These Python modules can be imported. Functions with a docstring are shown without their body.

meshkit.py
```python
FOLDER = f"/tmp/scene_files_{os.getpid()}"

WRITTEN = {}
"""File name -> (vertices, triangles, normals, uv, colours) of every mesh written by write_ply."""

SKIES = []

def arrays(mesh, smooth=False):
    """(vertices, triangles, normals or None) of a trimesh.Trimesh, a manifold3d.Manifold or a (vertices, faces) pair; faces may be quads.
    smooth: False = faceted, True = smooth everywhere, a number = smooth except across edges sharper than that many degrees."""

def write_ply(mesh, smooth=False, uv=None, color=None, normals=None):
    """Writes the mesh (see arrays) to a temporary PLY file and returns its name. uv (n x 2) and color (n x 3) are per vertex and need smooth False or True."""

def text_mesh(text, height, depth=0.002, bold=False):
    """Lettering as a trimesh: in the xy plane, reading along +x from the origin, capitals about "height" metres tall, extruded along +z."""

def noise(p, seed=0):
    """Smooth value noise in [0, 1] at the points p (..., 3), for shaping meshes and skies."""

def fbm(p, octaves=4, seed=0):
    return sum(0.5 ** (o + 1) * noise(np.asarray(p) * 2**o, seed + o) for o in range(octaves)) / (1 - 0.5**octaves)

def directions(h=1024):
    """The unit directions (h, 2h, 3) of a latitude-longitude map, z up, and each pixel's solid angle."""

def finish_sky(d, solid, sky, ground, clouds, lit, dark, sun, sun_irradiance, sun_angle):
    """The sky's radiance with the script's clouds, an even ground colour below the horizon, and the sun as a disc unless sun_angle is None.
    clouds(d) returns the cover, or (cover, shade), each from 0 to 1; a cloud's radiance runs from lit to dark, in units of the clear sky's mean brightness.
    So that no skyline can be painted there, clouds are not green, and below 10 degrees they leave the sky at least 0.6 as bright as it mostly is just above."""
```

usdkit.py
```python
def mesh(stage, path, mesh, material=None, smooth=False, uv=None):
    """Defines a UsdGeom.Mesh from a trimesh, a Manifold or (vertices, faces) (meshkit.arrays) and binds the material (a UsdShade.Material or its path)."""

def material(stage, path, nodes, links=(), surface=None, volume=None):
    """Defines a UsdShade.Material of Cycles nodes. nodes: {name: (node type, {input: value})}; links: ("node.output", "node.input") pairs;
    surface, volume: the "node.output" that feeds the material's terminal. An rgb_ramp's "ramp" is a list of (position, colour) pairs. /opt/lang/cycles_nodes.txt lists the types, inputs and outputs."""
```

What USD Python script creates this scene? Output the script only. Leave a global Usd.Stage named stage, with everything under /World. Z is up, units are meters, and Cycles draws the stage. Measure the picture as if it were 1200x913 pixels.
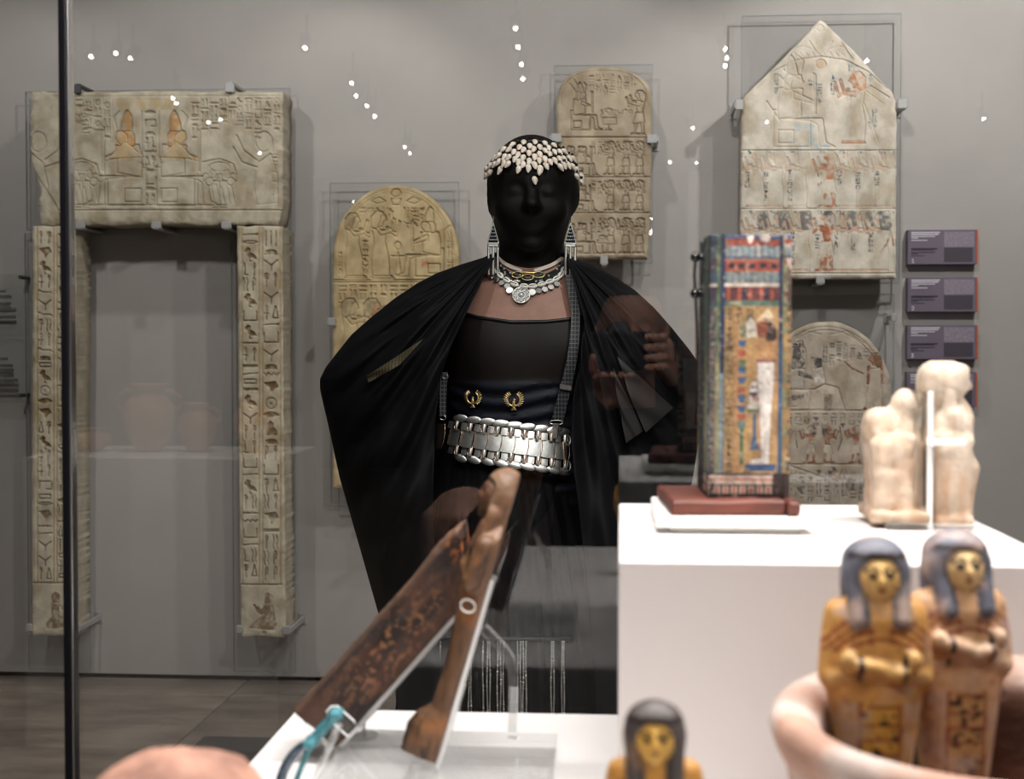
import math, numpy as np, trimesh, manifold3d, shapely.geometry as sg, usdkit, meshkit
from scipy import ndimage
from PIL import Image, ImageDraw
from pxr import Usd, UsdGeom, UsdLux, UsdShade, Gf, Sdf, Vt

stage = Usd.Stage.CreateInMemory()
UsdGeom.SetStageUpAxis(stage, 'Z')
UsdGeom.Xform.Define(stage, '/World')
stage.SetDefaultPrim(stage.GetPrimAtPath('/World'))
RNG = np.random.default_rng(7)

# ------------------------------------------------------------------ camera
FPX, CX, CY = 1667.0, 600.0, 456.5
YAW, PITCH, EYE = math.atan(125 / FPX), math.atan(48.5 / FPX), 1.40
cam = UsdGeom.Camera.Define(stage, '/World/Camera')
cam.AddTranslateOp().Set((0, 0, EYE))
cam.AddRotateZOp().Set(math.degrees(YAW))
cam.AddRotateXOp().Set(90 - math.degrees(PITCH))
cam.CreateFocalLengthAttr(FPX * 36 / 1200)
cam.CreateHorizontalApertureAttr(36.0)
cam.CreateVerticalApertureAttr(36.0 * 913 / 1200)
cam.CreateFStopAttr(8.0)
cam.CreateFocusDistanceAttr(2.68)
cam.CreateExposureAttr(0.0)
cam.CreateClippingRangeAttr((0.05, 200))

# planes of the place (metres, y = distance along the wall's normal)
WALL_Y, GLASS_Y, HALL_Y, CEIL_Z = 5.88, 1.50, -13.4, 3.40
MY = 2.75                                   # the mannequin's axis

# ------------------------------------------------------------------ lights
def spot(name, pos, target, power, cone, radius=0.03, color=(1, 0.93, 0.85), soft=0.35):
    l = UsdLux.SphereLight.Define(stage, '/World/' + name)
    p, t = np.array(pos, float), np.array(target, float)
    d = (t - p) / np.linalg.norm(t - p)
    z = -d
    x = np.cross([0, 1, 0] if abs(d[2]) > 0.95 else [0, 0, 1], z); x /= np.linalg.norm(x)
    y = np.cross(z, x)
    m = Gf.Matrix4d(*x, 0, *y, 0, *z, 0, *p, 1)
    l.AddTransformOp().Set(m)
    l.CreateRadiusAttr(radius); l.CreateIntensityAttr(power); l.CreateColorAttr(color); l.CreateNormalizeAttr(True)
    s = UsdLux.ShapingAPI.Apply(l.GetPrim())
    s.CreateShapingConeAngleAttr(cone); s.CreateShapingConeSoftnessAttr(soft)
    return l

W = (1.0, 0.972, 0.945)
spot('wall_spot_light', (-1.30, 4.75, 3.30), (-1.75, 5.88, 1.0), 8.5, 52, 0.04, W)
spot('wall_spot_light_001', (-0.25, 4.75, 3.30), (-0.55, 5.88, 1.1), 8.5, 52, 0.04, W)
spot('wall_spot_light_002', (1.55, 4.55, 3.30), (1.15, 5.88, 1.30), 30, 48, 0.04, W)
spot('wall_spot_light_003', (-2.75, 4.75, 3.30), (-2.9, 5.88, 1.0), 5, 52, 0.04, W)
# added fill spots, farther from the wall, soften the first row's shadows
spot('fill_light', (-2.1, 3.3, 3.32), (-1.8, 5.7, 0.3), 26, 50, 0.08, W)
spot('fill_light_001', (0.4, 3.4, 3.32), (-0.1, 5.7, 0.4), 25, 50, 0.08, W)
spot('fill_light_002', (1.9, 3.3, 3.32), (1.3, 5.88, 0.9), 20, 50, 0.08, W)
spot('mannequin_spot_light', (0.75, 1.62, 3.30), (-0.15, 2.75, 1.45), 27, 32, 0.05, W)
spot('mannequin_spot_light_001', (-1.0, 1.70, 3.30), (-0.2, 2.75, 1.35), 13, 32, 0.05, W)

def case_light(name, pos, size, rx, power):
    l = UsdLux.RectLight.Define(stage, '/World/' + name)
    l.AddTranslateOp().Set(pos); l.AddRotateXOp().Set(rx)
    l.CreateWidthAttr(size[0]); l.CreateHeightAttr(size[1]); l.CreateIntensityAttr(power); l.CreateNormalizeAttr(True)
    l.CreateColorAttr((1, 0.95, 0.91))
case_light('case_light', (0.25, 0.98, 2.36), (1.4, 0.08), 0, 12.5)
case_light('case_light_001', (0.25, 0.30, 2.32), (1.4, 0.08), 22, 2.7)

# ------------------------------------------------------------------ pixels of the photograph to points of the place
cy_, sy_, cp_, sp_ = math.cos(YAW), math.sin(YAW), math.cos(PITCH), math.sin(PITCH)
def ray(px, py):
    a, b = (np.asarray(px, float) - CX) / FPX, (CY - np.asarray(py, float)) / FPX
    fy, fz = cp_ + b * sp_, -sp_ + b * cp_          # forward and up before the yaw
    return np.stack(np.broadcast_arrays(a * cy_ - fy * sy_, a * sy_ + fy * cy_, fz), -1)
def P(px, py, Y):
    r = ray(px, py)
    t = (np.asarray(Y, float) / r[..., 1])[..., None]
    return r * t + np.array([0, 0, EYE])
def mpp(Y):
    return Y / FPX

# ------------------------------------------------------------------ prims
USED = {}
def numbered(parent, name):
    n = USED.get((parent, name), -1) + 1
    USED[(parent, name)] = n
    return parent + '/' + (name if n == 0 else f'{name}_{n:03d}')
def data(path, **kw):
    p = stage.GetPrimAtPath(path)
    for k, v in kw.items():
        if v:
            p.SetCustomDataByKey(k, v)
def thing(name, label, category, group=None, kind=None, at=None):
    path = numbered('/World', name)
    x = UsdGeom.Xform.Define(stage, path)
    if at is not None:
        x.AddTranslateOp().Set(tuple(map(float, at)))
        ORIGIN[path] = np.array(at, float)
    data(path, label=label, category=category, group=group, kind=kind)
    return path
ORIGIN = {}
def part(parent, name, mesh, mat, smooth=30, col=None, label=None, kind=None):
    """One mesh of the scene under parent; world coordinates in, moved to the thing's base."""
    path = numbered(parent, name)
    top = '/'.join(path.split('/')[:3])
    v, f = (np.asarray(mesh[0], float), np.asarray(mesh[1], int)) if isinstance(mesh, (tuple, list)) else (None, None)
    if v is None:
        v, f, _ = meshkit.arrays(mesh)
    if f.shape[1] == 4:
        f = np.vstack([f[:, [0, 1, 2]], f[:, [0, 2, 3]]])
    o = ORIGIN.get(top)
    if o is not None:
        v = v - o
    if col is not None:
        smooth = True
    m = usdkit.mesh(stage, path, trimesh.Trimesh(v, f, process=False), L[mat] if isinstance(mat, str) else mat, smooth)
    if col is not None:
        UsdGeom.PrimvarsAPI(m).CreatePrimvar('col', Sdf.ValueTypeNames.Color3fArray, 'vertex').Set(Vt.Vec3fArray.FromNumpy(np.asarray(col, np.float32)))
    data(path, label=label, kind=kind)
    return path
def single(name, label, category, mesh, mat, smooth=30, col=None, group=None, kind=None):
    path = part('/World', name, mesh, mat, smooth, col)
    data(path, label=label, category=category, group=group, kind=kind)
    return path
def structure(name, mesh, mat, smooth=False, parent='/World'):
    path = part(parent, name, mesh, mat, smooth)
    if parent == '/World':
        data(path, kind='structure')
    return path

# ------------------------------------------------------------------ shapes
def box(x0, x1, y0, y1, z0, z1):
    b = trimesh.creation.box((x1 - x0, y1 - y0, z1 - z0)); b.apply_translation(((x0 + x1) / 2, (y0 + y1) / 2, (z0 + z1) / 2)); return b
def rbox(x0, x1, y0, y1, z0, z1, r=0.003, n=2):
    """A box with rounded edges."""
    s = trimesh.creation.icosphere(n, r).vertices if r > 0.004 else np.array([[a, b, c] for a in (-1, 1) for b in (-1, 1) for c in (-1, 1)]) * 0
    if r <= 0.004:
        s = np.array([[r, 0, 0], [-r, 0, 0], [0, r, 0], [0, -r, 0], [0, 0, r], [0, 0, -r]])
    c = np.array([[x, y, z] for x in (x0 + r, x1 - r) for y in (y0 + r, y1 - r) for z in (z0 + r, z1 - r)])
    return trimesh.convex.convex_hull((c[:, None] + s[None]).reshape(-1, 3))
def cat(*ms):
    return trimesh.util.concatenate([m for g in ms for m in (g if isinstance(g, (list, tuple)) else [g])])
def tube(pts, r, n=8, caps=True):
    p = np.asarray(pts, float); r = np.broadcast_to(np.asarray(r, float), len(p))
    t = np.gradient(p, axis=0); t /= np.linalg.norm(t, axis=1, keepdims=True) + 1e-12
    ref = np.array([0, 0, 1.0]) if abs(t[:, 2]).mean() < 0.8 else np.array([0, 1.0, 0])
    a = np.cross(t, ref); a /= np.linalg.norm(a, axis=1, keepdims=True) + 1e-12
    b = np.cross(t, a)
    th = np.arange(n) / n * 2 * np.pi
    v = (p[:, None] + r[:, None, None] * (np.cos(th)[None, :, None] * a[:, None] + np.sin(th)[None, :, None] * b[:, None])).reshape(-1, 3)
    f = [[i * n + j, (i + 1) * n + j, (i + 1) * n + (j + 1) % n, i * n + (j + 1) % n] for i in range(len(p) - 1) for j in range(n)]
    f = np.array(f); f = np.vstack([f[:, [0, 1, 2]], f[:, [0, 2, 3]]])
    if caps:
        k = len(v); v = np.vstack([v, p[0], p[-1]])
        e = (len(p) - 1) * n
        f = np.vstack([f, [[k, j, (j + 1) % n] for j in range(n)], [[k + 1, e + (j + 1) % n, e + j] for j in range(n)]])
    m = trimesh.Trimesh(v, f, process=False); m.fix_normals(); return m
def sweep_flat(pts, w, t, nrm):
    """A flat strap along pts, w wide, t thick; nrm: the side it faces."""
    p = np.asarray(pts, float); nrm = np.broadcast_to(np.asarray(nrm, float), p.shape); w = np.broadcast_to(w, len(p))
    d = np.gradient(p, axis=0); s = np.cross(d, nrm); s /= np.linalg.norm(s, axis=1, keepdims=True)
    v = np.stack([p - s * w[:, None] / 2, p + s * w[:, None] / 2, p + s * w[:, None] / 2 - nrm * t, p - s * w[:, None] / 2 - nrm * t], 1).reshape(-1, 3)
    f = [[i * 4 + j, i * 4 + (j + 1) % 4, i * 4 + 4 + (j + 1) % 4, i * 4 + 4 + j] for i in range(len(p) - 1) for j in range(4)]
    f += [[0, 3, 2, 1], [len(v) - 4, len(v) - 3, len(v) - 2, len(v) - 1]]
    f = np.array(f); m = trimesh.Trimesh(v, np.vstack([f[:, [0, 1, 2]], f[:, [0, 2, 3]]]), process=False); m.fix_normals(); return m
def extrude_px(pts, Y, thick, grow=0):
    """A prism whose front face stands at y = Y, outlined by points of the photograph, with real thickness behind it."""
    w = P(*np.array(pts, float).T, Y)
    g = sg.Polygon(w[:, [0, 2]]).buffer(grow)
    return prism(g, Y, thick)
def prism(g, Y, thick):
    ms = []
    for q in getattr(g, 'geoms', [g]):
        m = trimesh.creation.extrude_polygon(q, thick, engine='earcut')
        v = m.vertices.copy(); m.vertices = np.c_[v[:, 0], Y + thick - v[:, 2], v[:, 1]]
        m.fix_normals(); ms.append(m)
    return cat(ms)
def lathe(prof, center, n=48):
    m = trimesh.creation.revolve(np.asarray(prof, float), sections=n); m.apply_translation(center); return m
def frame_at(c, normal, up=(0, 0, 1), twist=0):
    """Rotation whose -y axis looks along normal, placed at c."""
    y = -np.asarray(normal, float) / np.linalg.norm(normal); x = np.cross(y, up); x /= np.linalg.norm(x); z = np.cross(x, y)
    m = np.eye(4); m[:3, 0], m[:3, 1], m[:3, 2], m[:3, 3] = x, y, z, c
    return m @ trimesh.transformations.rotation_matrix(twist, (0, 1, 0))
def place(m, M):
    m = m.copy(); m.apply_transform(M); return m
def ball(c, r, sub=1):
    s = trimesh.creation.icosphere(sub); s.vertices = s.vertices * np.asarray(r) + np.asarray(c); return s

# implicit shapes
def S_ell(X, c, r):
    q = X - np.asarray(c); r = np.asarray(r, float)
    a = np.linalg.norm(q / r, axis=-1); b = np.linalg.norm(q / r ** 2, axis=-1)
    return a * (a - 1) / np.maximum(b, 1e-9)
def S_cap(X, a, b, ra, rb=None):
    a, b = np.asarray(a, float), np.asarray(b, float); rb = ra if rb is None else rb
    d = b - a; t = np.clip(((X - a) @ d) / (d @ d), 0, 1)
    return np.linalg.norm(X - a - t[..., None] * d, axis=-1) - (ra + (rb - ra) * t)
def S_box(X, c, h, r=0.0):
    q = np.abs(X - np.asarray(c)) - np.asarray(h) + r
    return np.linalg.norm(np.maximum(q, 0), axis=-1) + np.minimum(q.max(-1), 0) - r
def smin(a, b, k):
    h = np.maximum(k - np.abs(a - b), 0) / k
    return np.minimum(a, b) - h * h * k / 4
def smax(a, b, k):
    return -smin(-a, -b, k)
def nets(fun, lo, hi, step):
    """Surface nets of an implicit function, all in numpy."""
    lo, hi = np.asarray(lo, float), np.asarray(hi, float)
    ax = [np.arange(l, h + step, step) for l, h in zip(lo, hi)]
    F = np.stack([fun(np.stack(np.meshgrid([x], ax[1], ax[2], indexing='ij'), -1))[0] for x in ax[0]])
    ins = F < 0
    n = np.array(F.shape) - 1
    sl = lambda o: tuple(slice(o[k], o[k] + n[k]) for k in range(3))
    corners = [(a, b, c) for a in (0, 1) for b in (0, 1) for c in (0, 1)]
    cnt = sum(ins[sl(o)].astype(int) for o in corners)
    act = (cnt > 0) & (cnt < 8)
    acc, num = np.zeros((*n, 3), np.float32), np.zeros(n, np.float32)
    for o in corners:
        for k in range(3):
            if o[k] == 0:
                q = list(o); q[k] = 1
                fa, fb = F[sl(o)], F[sl(q)]
                m = (fa < 0) != (fb < 0)
                t = np.where(m, fa / np.where(m, fa - fb, 1), 0)
                for j in range(3):
                    acc[..., j] += m * (o[j] + (t if j == k else 0))
                num += m
    idx = -np.ones(n, int); idx[act] = np.arange(act.sum())
    cell = np.argwhere(act)
    v = (cell + acc[act] / num[act][:, None]) * step + lo
    fs = []
    for k in range(3):
        a, b = (k + 1) % 3, (k + 2) % 3
        s0 = [slice(None)] * 3; s1 = [slice(None)] * 3
        s0[k], s1[k] = slice(0, -1), slice(1, None)
        for e, flip in ((ins[tuple(s0)] & ~ins[tuple(s1)], False), (~ins[tuple(s0)] & ins[tuple(s1)], True)):
            e = np.argwhere(e)
            ok = (e[:, a] > 0) & (e[:, b] > 0) & (e[:, a] < n[a]) & (e[:, b] < n[b])
            e = e[ok]
            q = []
            for da, db in ((0, 0), (1, 0), (1, 1), (0, 1)):
                p = e.copy(); p[:, a] -= 1 - da; p[:, b] -= 1 - db
                q.append(idx[p[:, 0], p[:, 1], p[:, 2]])
            q = np.stack(q, 1)
            fs.append(q[:, ::-1] if flip else q)
    f = np.vstack(fs)
    f = f[(f >= 0).all(1)]
    return v, np.vstack([f[:, [0, 1, 2]], f[:, [0, 2, 3]]])
def march(px, py, fun, t0, t1, n=400):
    """Where the line of sight through (px, py) first meets the implicit shape, and the outward normal there."""
    r = ray(px, py); ys = np.linspace(t0, t1, n)
    X = r[None] * (ys / r[1])[:, None] + np.array([0, 0, EYE])
    d = fun(X); k = int(np.argmax(d < 0)) if (d < 0).any() else int(np.argmin(d))
    p = X[k]; e = 1e-3
    g = np.array([fun((p + e * i)[None])[0] - fun((p - e * i)[None])[0] for i in np.eye(3)])
    return p, g / (np.linalg.norm(g) + 1e-9)

# ------------------------------------------------------------------ materials
L = {}
def srgb(*c):
    c = np.array(c, float) / 255
    return tuple(np.where(c <= 0.04045, c / 12.92, ((c + 0.055) / 1.055) ** 2.4))
def mat(name, color, rough=0.6, metal=0.0, var=0.0, scale=20, bump=0.0, bscale=None, detail=5, stretch=(1, 1, 1), spec=0.5, color2=None, sheen=0, ramp=None):
    """A principled material; var mixes towards a second tone by noise, bump gives fine relief; color None reads the mesh's pigment."""
    n, l = {'p': ('principled_bsdf', {'roughness': rough, 'metallic': metal, 'specular_ior_level': spec})}, []
    if sheen:
        n['p'][1]['sheen_weight'] = sheen
    if color is None:
        n['att'] = ('attribute', {'attribute': 'col'}); src = 'att.color'
    else:
        n['c'] = ('color', {'value': color}); src = 'c.color'
    if var or bump:
        n['g'] = ('geometry', {}); n['m'] = ('mapping', {'scale': stretch}); l.append(('g.position', 'm.vector'))
    if var:
        n['n'] = ('noise_texture', {'scale': scale, 'detail': detail, 'roughness': 0.6}); l.append(('m.vector', 'n.vector'))
        n['r'] = ('rgb_ramp', {'ramp': ramp or [(0.35, (1 - var,) * 3), (0.65, (1 + var * 0.6,) * 3)]}); l.append(('n.fac', 'r.fac'))
        if color2 is None:
            n['x'] = ('mix', {'mix_type': 'multiply', 'fac': 1.0}); l += [(src, 'x.color1'), ('r.color', 'x.color2')]
        else:
            n['r'] = ('rgb_ramp', {'ramp': [(0.4, (0, 0, 0)), (0.62, (var,) * 3)]})
            n['x'] = ('mix', {'mix_type': 'mix', 'color2': color2}); l += [(src, 'x.color1'), ('r.color', 'x.fac')]
        src = 'x.color'
    l.append((src, 'p.base_color'))
    if bump:
        n['bn'] = ('noise_texture', {'scale': bscale or scale * 4, 'detail': 4}); n['b'] = ('bump', {'strength': 1.0, 'distance': bump})
        l += [('m.vector', 'bn.vector'), ('bn.fac', 'b.height'), ('b.normal', 'p.normal')]
    L[name] = usdkit.material(stage, '/World/Looks/' + name, n, l, surface='p.BSDF')
def pane(name, tint, ior=1.5, gloss=(1, 1, 1), rough=0.0):
    """Clear sheet: light passes straight through, and the surface mirrors by Fresnel from either side."""
    n = {'g': ('geometry', {}), 'i': ('mix_float', {'a': ior, 'b': ior}), 'f': ('fresnel', {}), 't': ('transparent_bsdf', {'color': tint}),
         's': ('glossy_bsdf', {'color': gloss, 'roughness': rough}), 'm': ('mix_closure', {}),
         'inv': ('math', {'math_type': 'divide', 'value1': 1.0, 'value2': ior}), 'sel': ('mix_float', {'a': ior})}
    n.pop('i')
    l = [('g.backfacing', 'sel.fac'), ('inv.value', 'sel.b'), ('sel.result', 'f.IOR'), ('f.fac', 'm.fac'), ('t.BSDF', 'm.closure1'), ('s.BSDF', 'm.closure2')]
    L[name] = usdkit.material(stage, '/World/Looks/' + name, n, l, surface='m.closure')
def emit(name, color, strength):
    L[name] = usdkit.material(stage, '/World/Looks/' + name, {'e': ('emission', {'color': color, 'strength': strength})}, surface='e.emission')

mat('wall_paint', srgb(176, 170, 166), 0.85, var=0.04, scale=3, bump=0.0004, bscale=260)
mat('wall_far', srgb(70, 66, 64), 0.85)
mat('ceiling_paint', srgb(205, 200, 196), 0.9)
mat('floor_base', srgb(38, 34, 31), 0.8)
mat('floor_tile', srgb(126, 114, 104), 0.42, var=0.35, scale=3.0, bump=0.0015, bscale=14, stretch=(1, 2.4, 1))
mat('floor_tile_dark', srgb(113, 102, 94), 0.45, var=0.35, scale=3.4, bump=0.0015, bscale=14, stretch=(1, 2.4, 1))
mat('hatch', srgb(62, 60, 60), 0.5)
mat('skirting', srgb(26, 24, 24), 0.7)
mat('white_paint', srgb(236, 233, 232), 0.5, var=0.015, scale=6)
mat('white_slab', srgb(238, 236, 232), 0.55)
mat('stone', None, 0.85, var=0.16, scale=14, bump=0.0012, bscale=120)
mat('stone_fine', None, 0.8, var=0.12, scale=60, bump=0.0006, bscale=300)
mat('painted', None, 0.62, var=0.10, scale=90, bump=0.0003, bscale=500)
mat('painted_wood', None, 0.5, var=0.22, scale=45, bump=0.0005, bscale=260, stretch=(1, 1, 0.5))
mat('pigment_flat', None, 0.55)
mat('bare_wood', srgb(104, 54, 42), 0.55, var=0.45, scale=40, bump=0.0008, bscale=150, stretch=(0.4, 1, 1))
mat('terracotta', None, 0.8, var=0.2, scale=18, bump=0.001, bscale=160)
mat('terracotta_pale', srgb(190, 144, 124), 0.8, var=0.8, scale=30, color2=srgb(132, 96, 84), bump=0.001, bscale=160)
mat('black_cloth', srgb(13, 13, 17), 0.7, var=0.2, scale=30, bump=0.0003, bscale=900, spec=0.16)
mat('hood_cloth', srgb(11, 9, 9), 0.62, bump=0.0002, bscale=1400, spec=0.2)
mat('skin_cloth', srgb(150, 110, 95), 0.55, var=0.08, scale=60, bump=0.0002, bscale=900, sheen=0.1)
mat('top_cloth', None, 0.55, bump=0.0003, bscale=1200, spec=0.25)
mat('black_binding', srgb(20, 21, 28), 0.45)
mat('silver', (0.95, 0.94, 0.925), 0.40, 1.0, var=0.10, scale=160, bump=0.0002, bscale=500)
mat('silver_dark', (0.33, 0.32, 0.31), 0.36, 1.0, var=0.3, scale=400)
mat('steel', (0.62, 0.61, 0.60), 0.24, 1.0)
mat('copper_edge', (0.72, 0.46, 0.34), 0.3, 1.0)
mat('gold', (0.86, 0.64, 0.30), 0.28, 1.0)
mat('leather', srgb(34, 27, 25), 0.45, bump=0.0003, bscale=700)
mat('cord', srgb(214, 204, 192), 0.7)
mat('shell', srgb(246, 238, 228), 0.3, var=0.55, scale=90, color2=srgb(214, 172, 134), spec=0.6)
mat('cowrie', srgb(238, 234, 226), 0.28, var=0.08, scale=120, spec=0.6)
mat('dark_bead', srgb(16, 16, 19), 0.15, spec=0.8)
mat('grey_bead', (0.9, 0.87, 0.82), 0.25, 1.0)
mat('dark_metal', srgb(30, 30, 36), 0.38, 0.6)
mat('bracket', srgb(168, 166, 164), 0.45, 0.2)
mat('bracket_dark', srgb(74, 72, 72), 0.5, 0.2)
mat('label_purple', srgb(112, 100, 116), 0.55)
mat('label_dark', srgb(72, 64, 74), 0.6)
mat('label_light', srgb(144, 132, 146), 0.6, var=0.22, scale=120)
mat('label_orange', srgb(205, 92, 40), 0.55)
mat('ink_dark', srgb(48, 42, 50), 0.7)
mat('ink_white', srgb(214, 206, 214), 0.7)
mat('ink_grey', srgb(92, 90, 90), 0.7)
mat('faience', srgb(78, 146, 156), 0.4, var=0.6, scale=90, color2=srgb(40, 96, 110), bump=0.0004, bscale=200)
mat('black_plastic', srgb(14, 14, 15), 0.45)
mat('navy_coat', srgb(34, 34, 40), 0.8)
mat('skin', srgb(190, 138, 116), 0.5, var=0.06, scale=40)
mat('hair', srgb(28, 22, 18), 0.6)
mat('lens_coating', srgb(24, 20, 34), 0.08, spec=0.9)
pane('case_glass', (0.94, 0.955, 0.95), 1.52)
pane('acrylic_sheet', (0.98, 0.985, 0.985), 1.49)
L['acrylic'] = usdkit.material(stage, '/World/Looks/acrylic', {'g': ('glass_bsdf', {'color': (0.97, 0.98, 0.98), 'IOR': 1.49, 'roughness': 0.0}), 't': ('transparent_bsdf', {'color': (0.975, 0.98, 0.98)}), 'm': ('mix_closure', {'fac': 0.5})}, [('g.BSDF', 'm.closure1'), ('t.BSDF', 'm.closure2')], surface='m.closure')
emit('lamp_face', (1, 0.95, 0.88), 45.0)

mat('lit_edge_paint', srgb(240, 242, 242), 0.25, spec=0.8)  # opaque white painted for the light caught in clear acrylic edges

mat('glass_edge', srgb(136, 142, 140), 0.3)
mat('clay_red', srgb(188, 128, 92), 0.6, var=0.2, scale=20)

# suspender webbing and sheer sleeve net: fine woven grids
def grid_mat(name, base, line, sx, sz, width, rough=0.6):
    n = {'g': ('geometry', {}), 's': ('separate_xyz', {}), 'c': ('mix', {'color1': base, 'color2': line}), 'p': ('principled_bsdf', {'roughness': rough})}
    l = [('g.position', 's.vector')]
    for ax_, k in (('x', sx), ('z', sz)):
        n['m' + ax_] = ('math', {'math_type': 'multiply', 'value2': k}); n['f' + ax_] = ('math', {'math_type': 'fraction'}); n['l' + ax_] = ('math', {'math_type': 'less_than', 'value2': width})
        l += [('s.' + ax_, f'm{ax_}.value1'), (f'm{ax_}.value', f'f{ax_}.value1'), (f'f{ax_}.value', f'l{ax_}.value1')]
    n['o'] = ('math', {'math_type': 'maximum'})
    l += [('lx.value', 'o.value1'), ('lz.value', 'o.value2'), ('o.value', 'c.fac'), ('c.color', 'p.base_color')]
    L[name] = usdkit.material(stage, '/World/Looks/' + name, n, l, surface='p.BSDF')
grid_mat('strap_web', srgb(22, 24, 34), srgb(96, 96, 98), 160, 125, 0.2)
grid_mat('sheer_net', srgb(16, 15, 16), srgb(60, 56, 56), 300, 300, 0.3)
grid_mat('sheer_lit_gold', srgb(32, 29, 24), srgb(92, 80, 52), 160, 330, 0.3)  # gold painted in for the lit stela seen through sheer cloth

# ================================================================== the setting
def room():
    x0, x1 = -6.0, 5.0
    structure('wall_back', box(x0, x1, WALL_Y, WALL_Y + 0.15, 0.014, CEIL_Z), 'wall_paint')
    structure('baseboard_back', box(x0, x1, WALL_Y + 0.03, WALL_Y + 0.15, 0.0, 0.014), 'skirting')
    structure('wall_left', box(x0 - 0.15, x0, HALL_Y, WALL_Y, 0, CEIL_Z), 'wall_far')
    structure('wall_right', box(x1, x1 + 0.15, HALL_Y, WALL_Y, 0, CEIL_Z), 'wall_far')
    structure('wall_front', box(x0, x1, HALL_Y - 0.15, HALL_Y, 0, CEIL_Z), 'wall_far')
    structure('ceiling', box(x0 - .15, x1 + .15, HALL_Y - .15, WALL_Y + .15, CEIL_Z, CEIL_Z + 0.1), 'ceiling_paint')
    fl = structure('floor', box(x0 - .15, x1 + .15, HALL_Y - .15, WALL_Y + .15, -0.12, -0.012), 'floor_base')
    # stone tiles with recessed joints; the strip along the wall is cut narrow, as in the photograph
    xj = P(203, 877, 4.85)[0]
    rows = [5.876, 5.60]
    while rows[-1] > 1.0:
        rows.append(rows[-1] - 1.22)
    k = 0
    for r in range(len(rows) - 1):
        for c in range(-3, 3):
            a, b = xj + c * 1.22, xj + (c + 1) * 1.22
            a, b = max(a, x0), min(b, x1)
            if b - a < 0.1 or a > 1.9:
                continue
            g = 0.003
            dz = 0.001 * math.sin(k * 2.3)
            m = rbox(a + g, b - g, rows[r + 1] + g, rows[r] - g, -0.012, dz, 0.0025)
            structure('tile', m, 'floor_tile' if (k * 7) % 3 else 'floor_tile_dark', parent=fl)
            k += 1
    structure('hall_floor', box(x0, x1, HALL_Y, rows[-1] - 0.003, -0.012, -0.001), 'floor_tile', parent=fl)
    a, b = P(235, 872, 4.94), P(352, 850, 5.15)
    single('floor_hatch', 'dark grey rectangular floor hatch plate set flush in the stone tiles', 'floor hatch', rbox(a[0], a[0] + 0.52, 4.62, 4.98, -0.001, 0.006, 0.003), 'hatch')
room()

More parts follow.
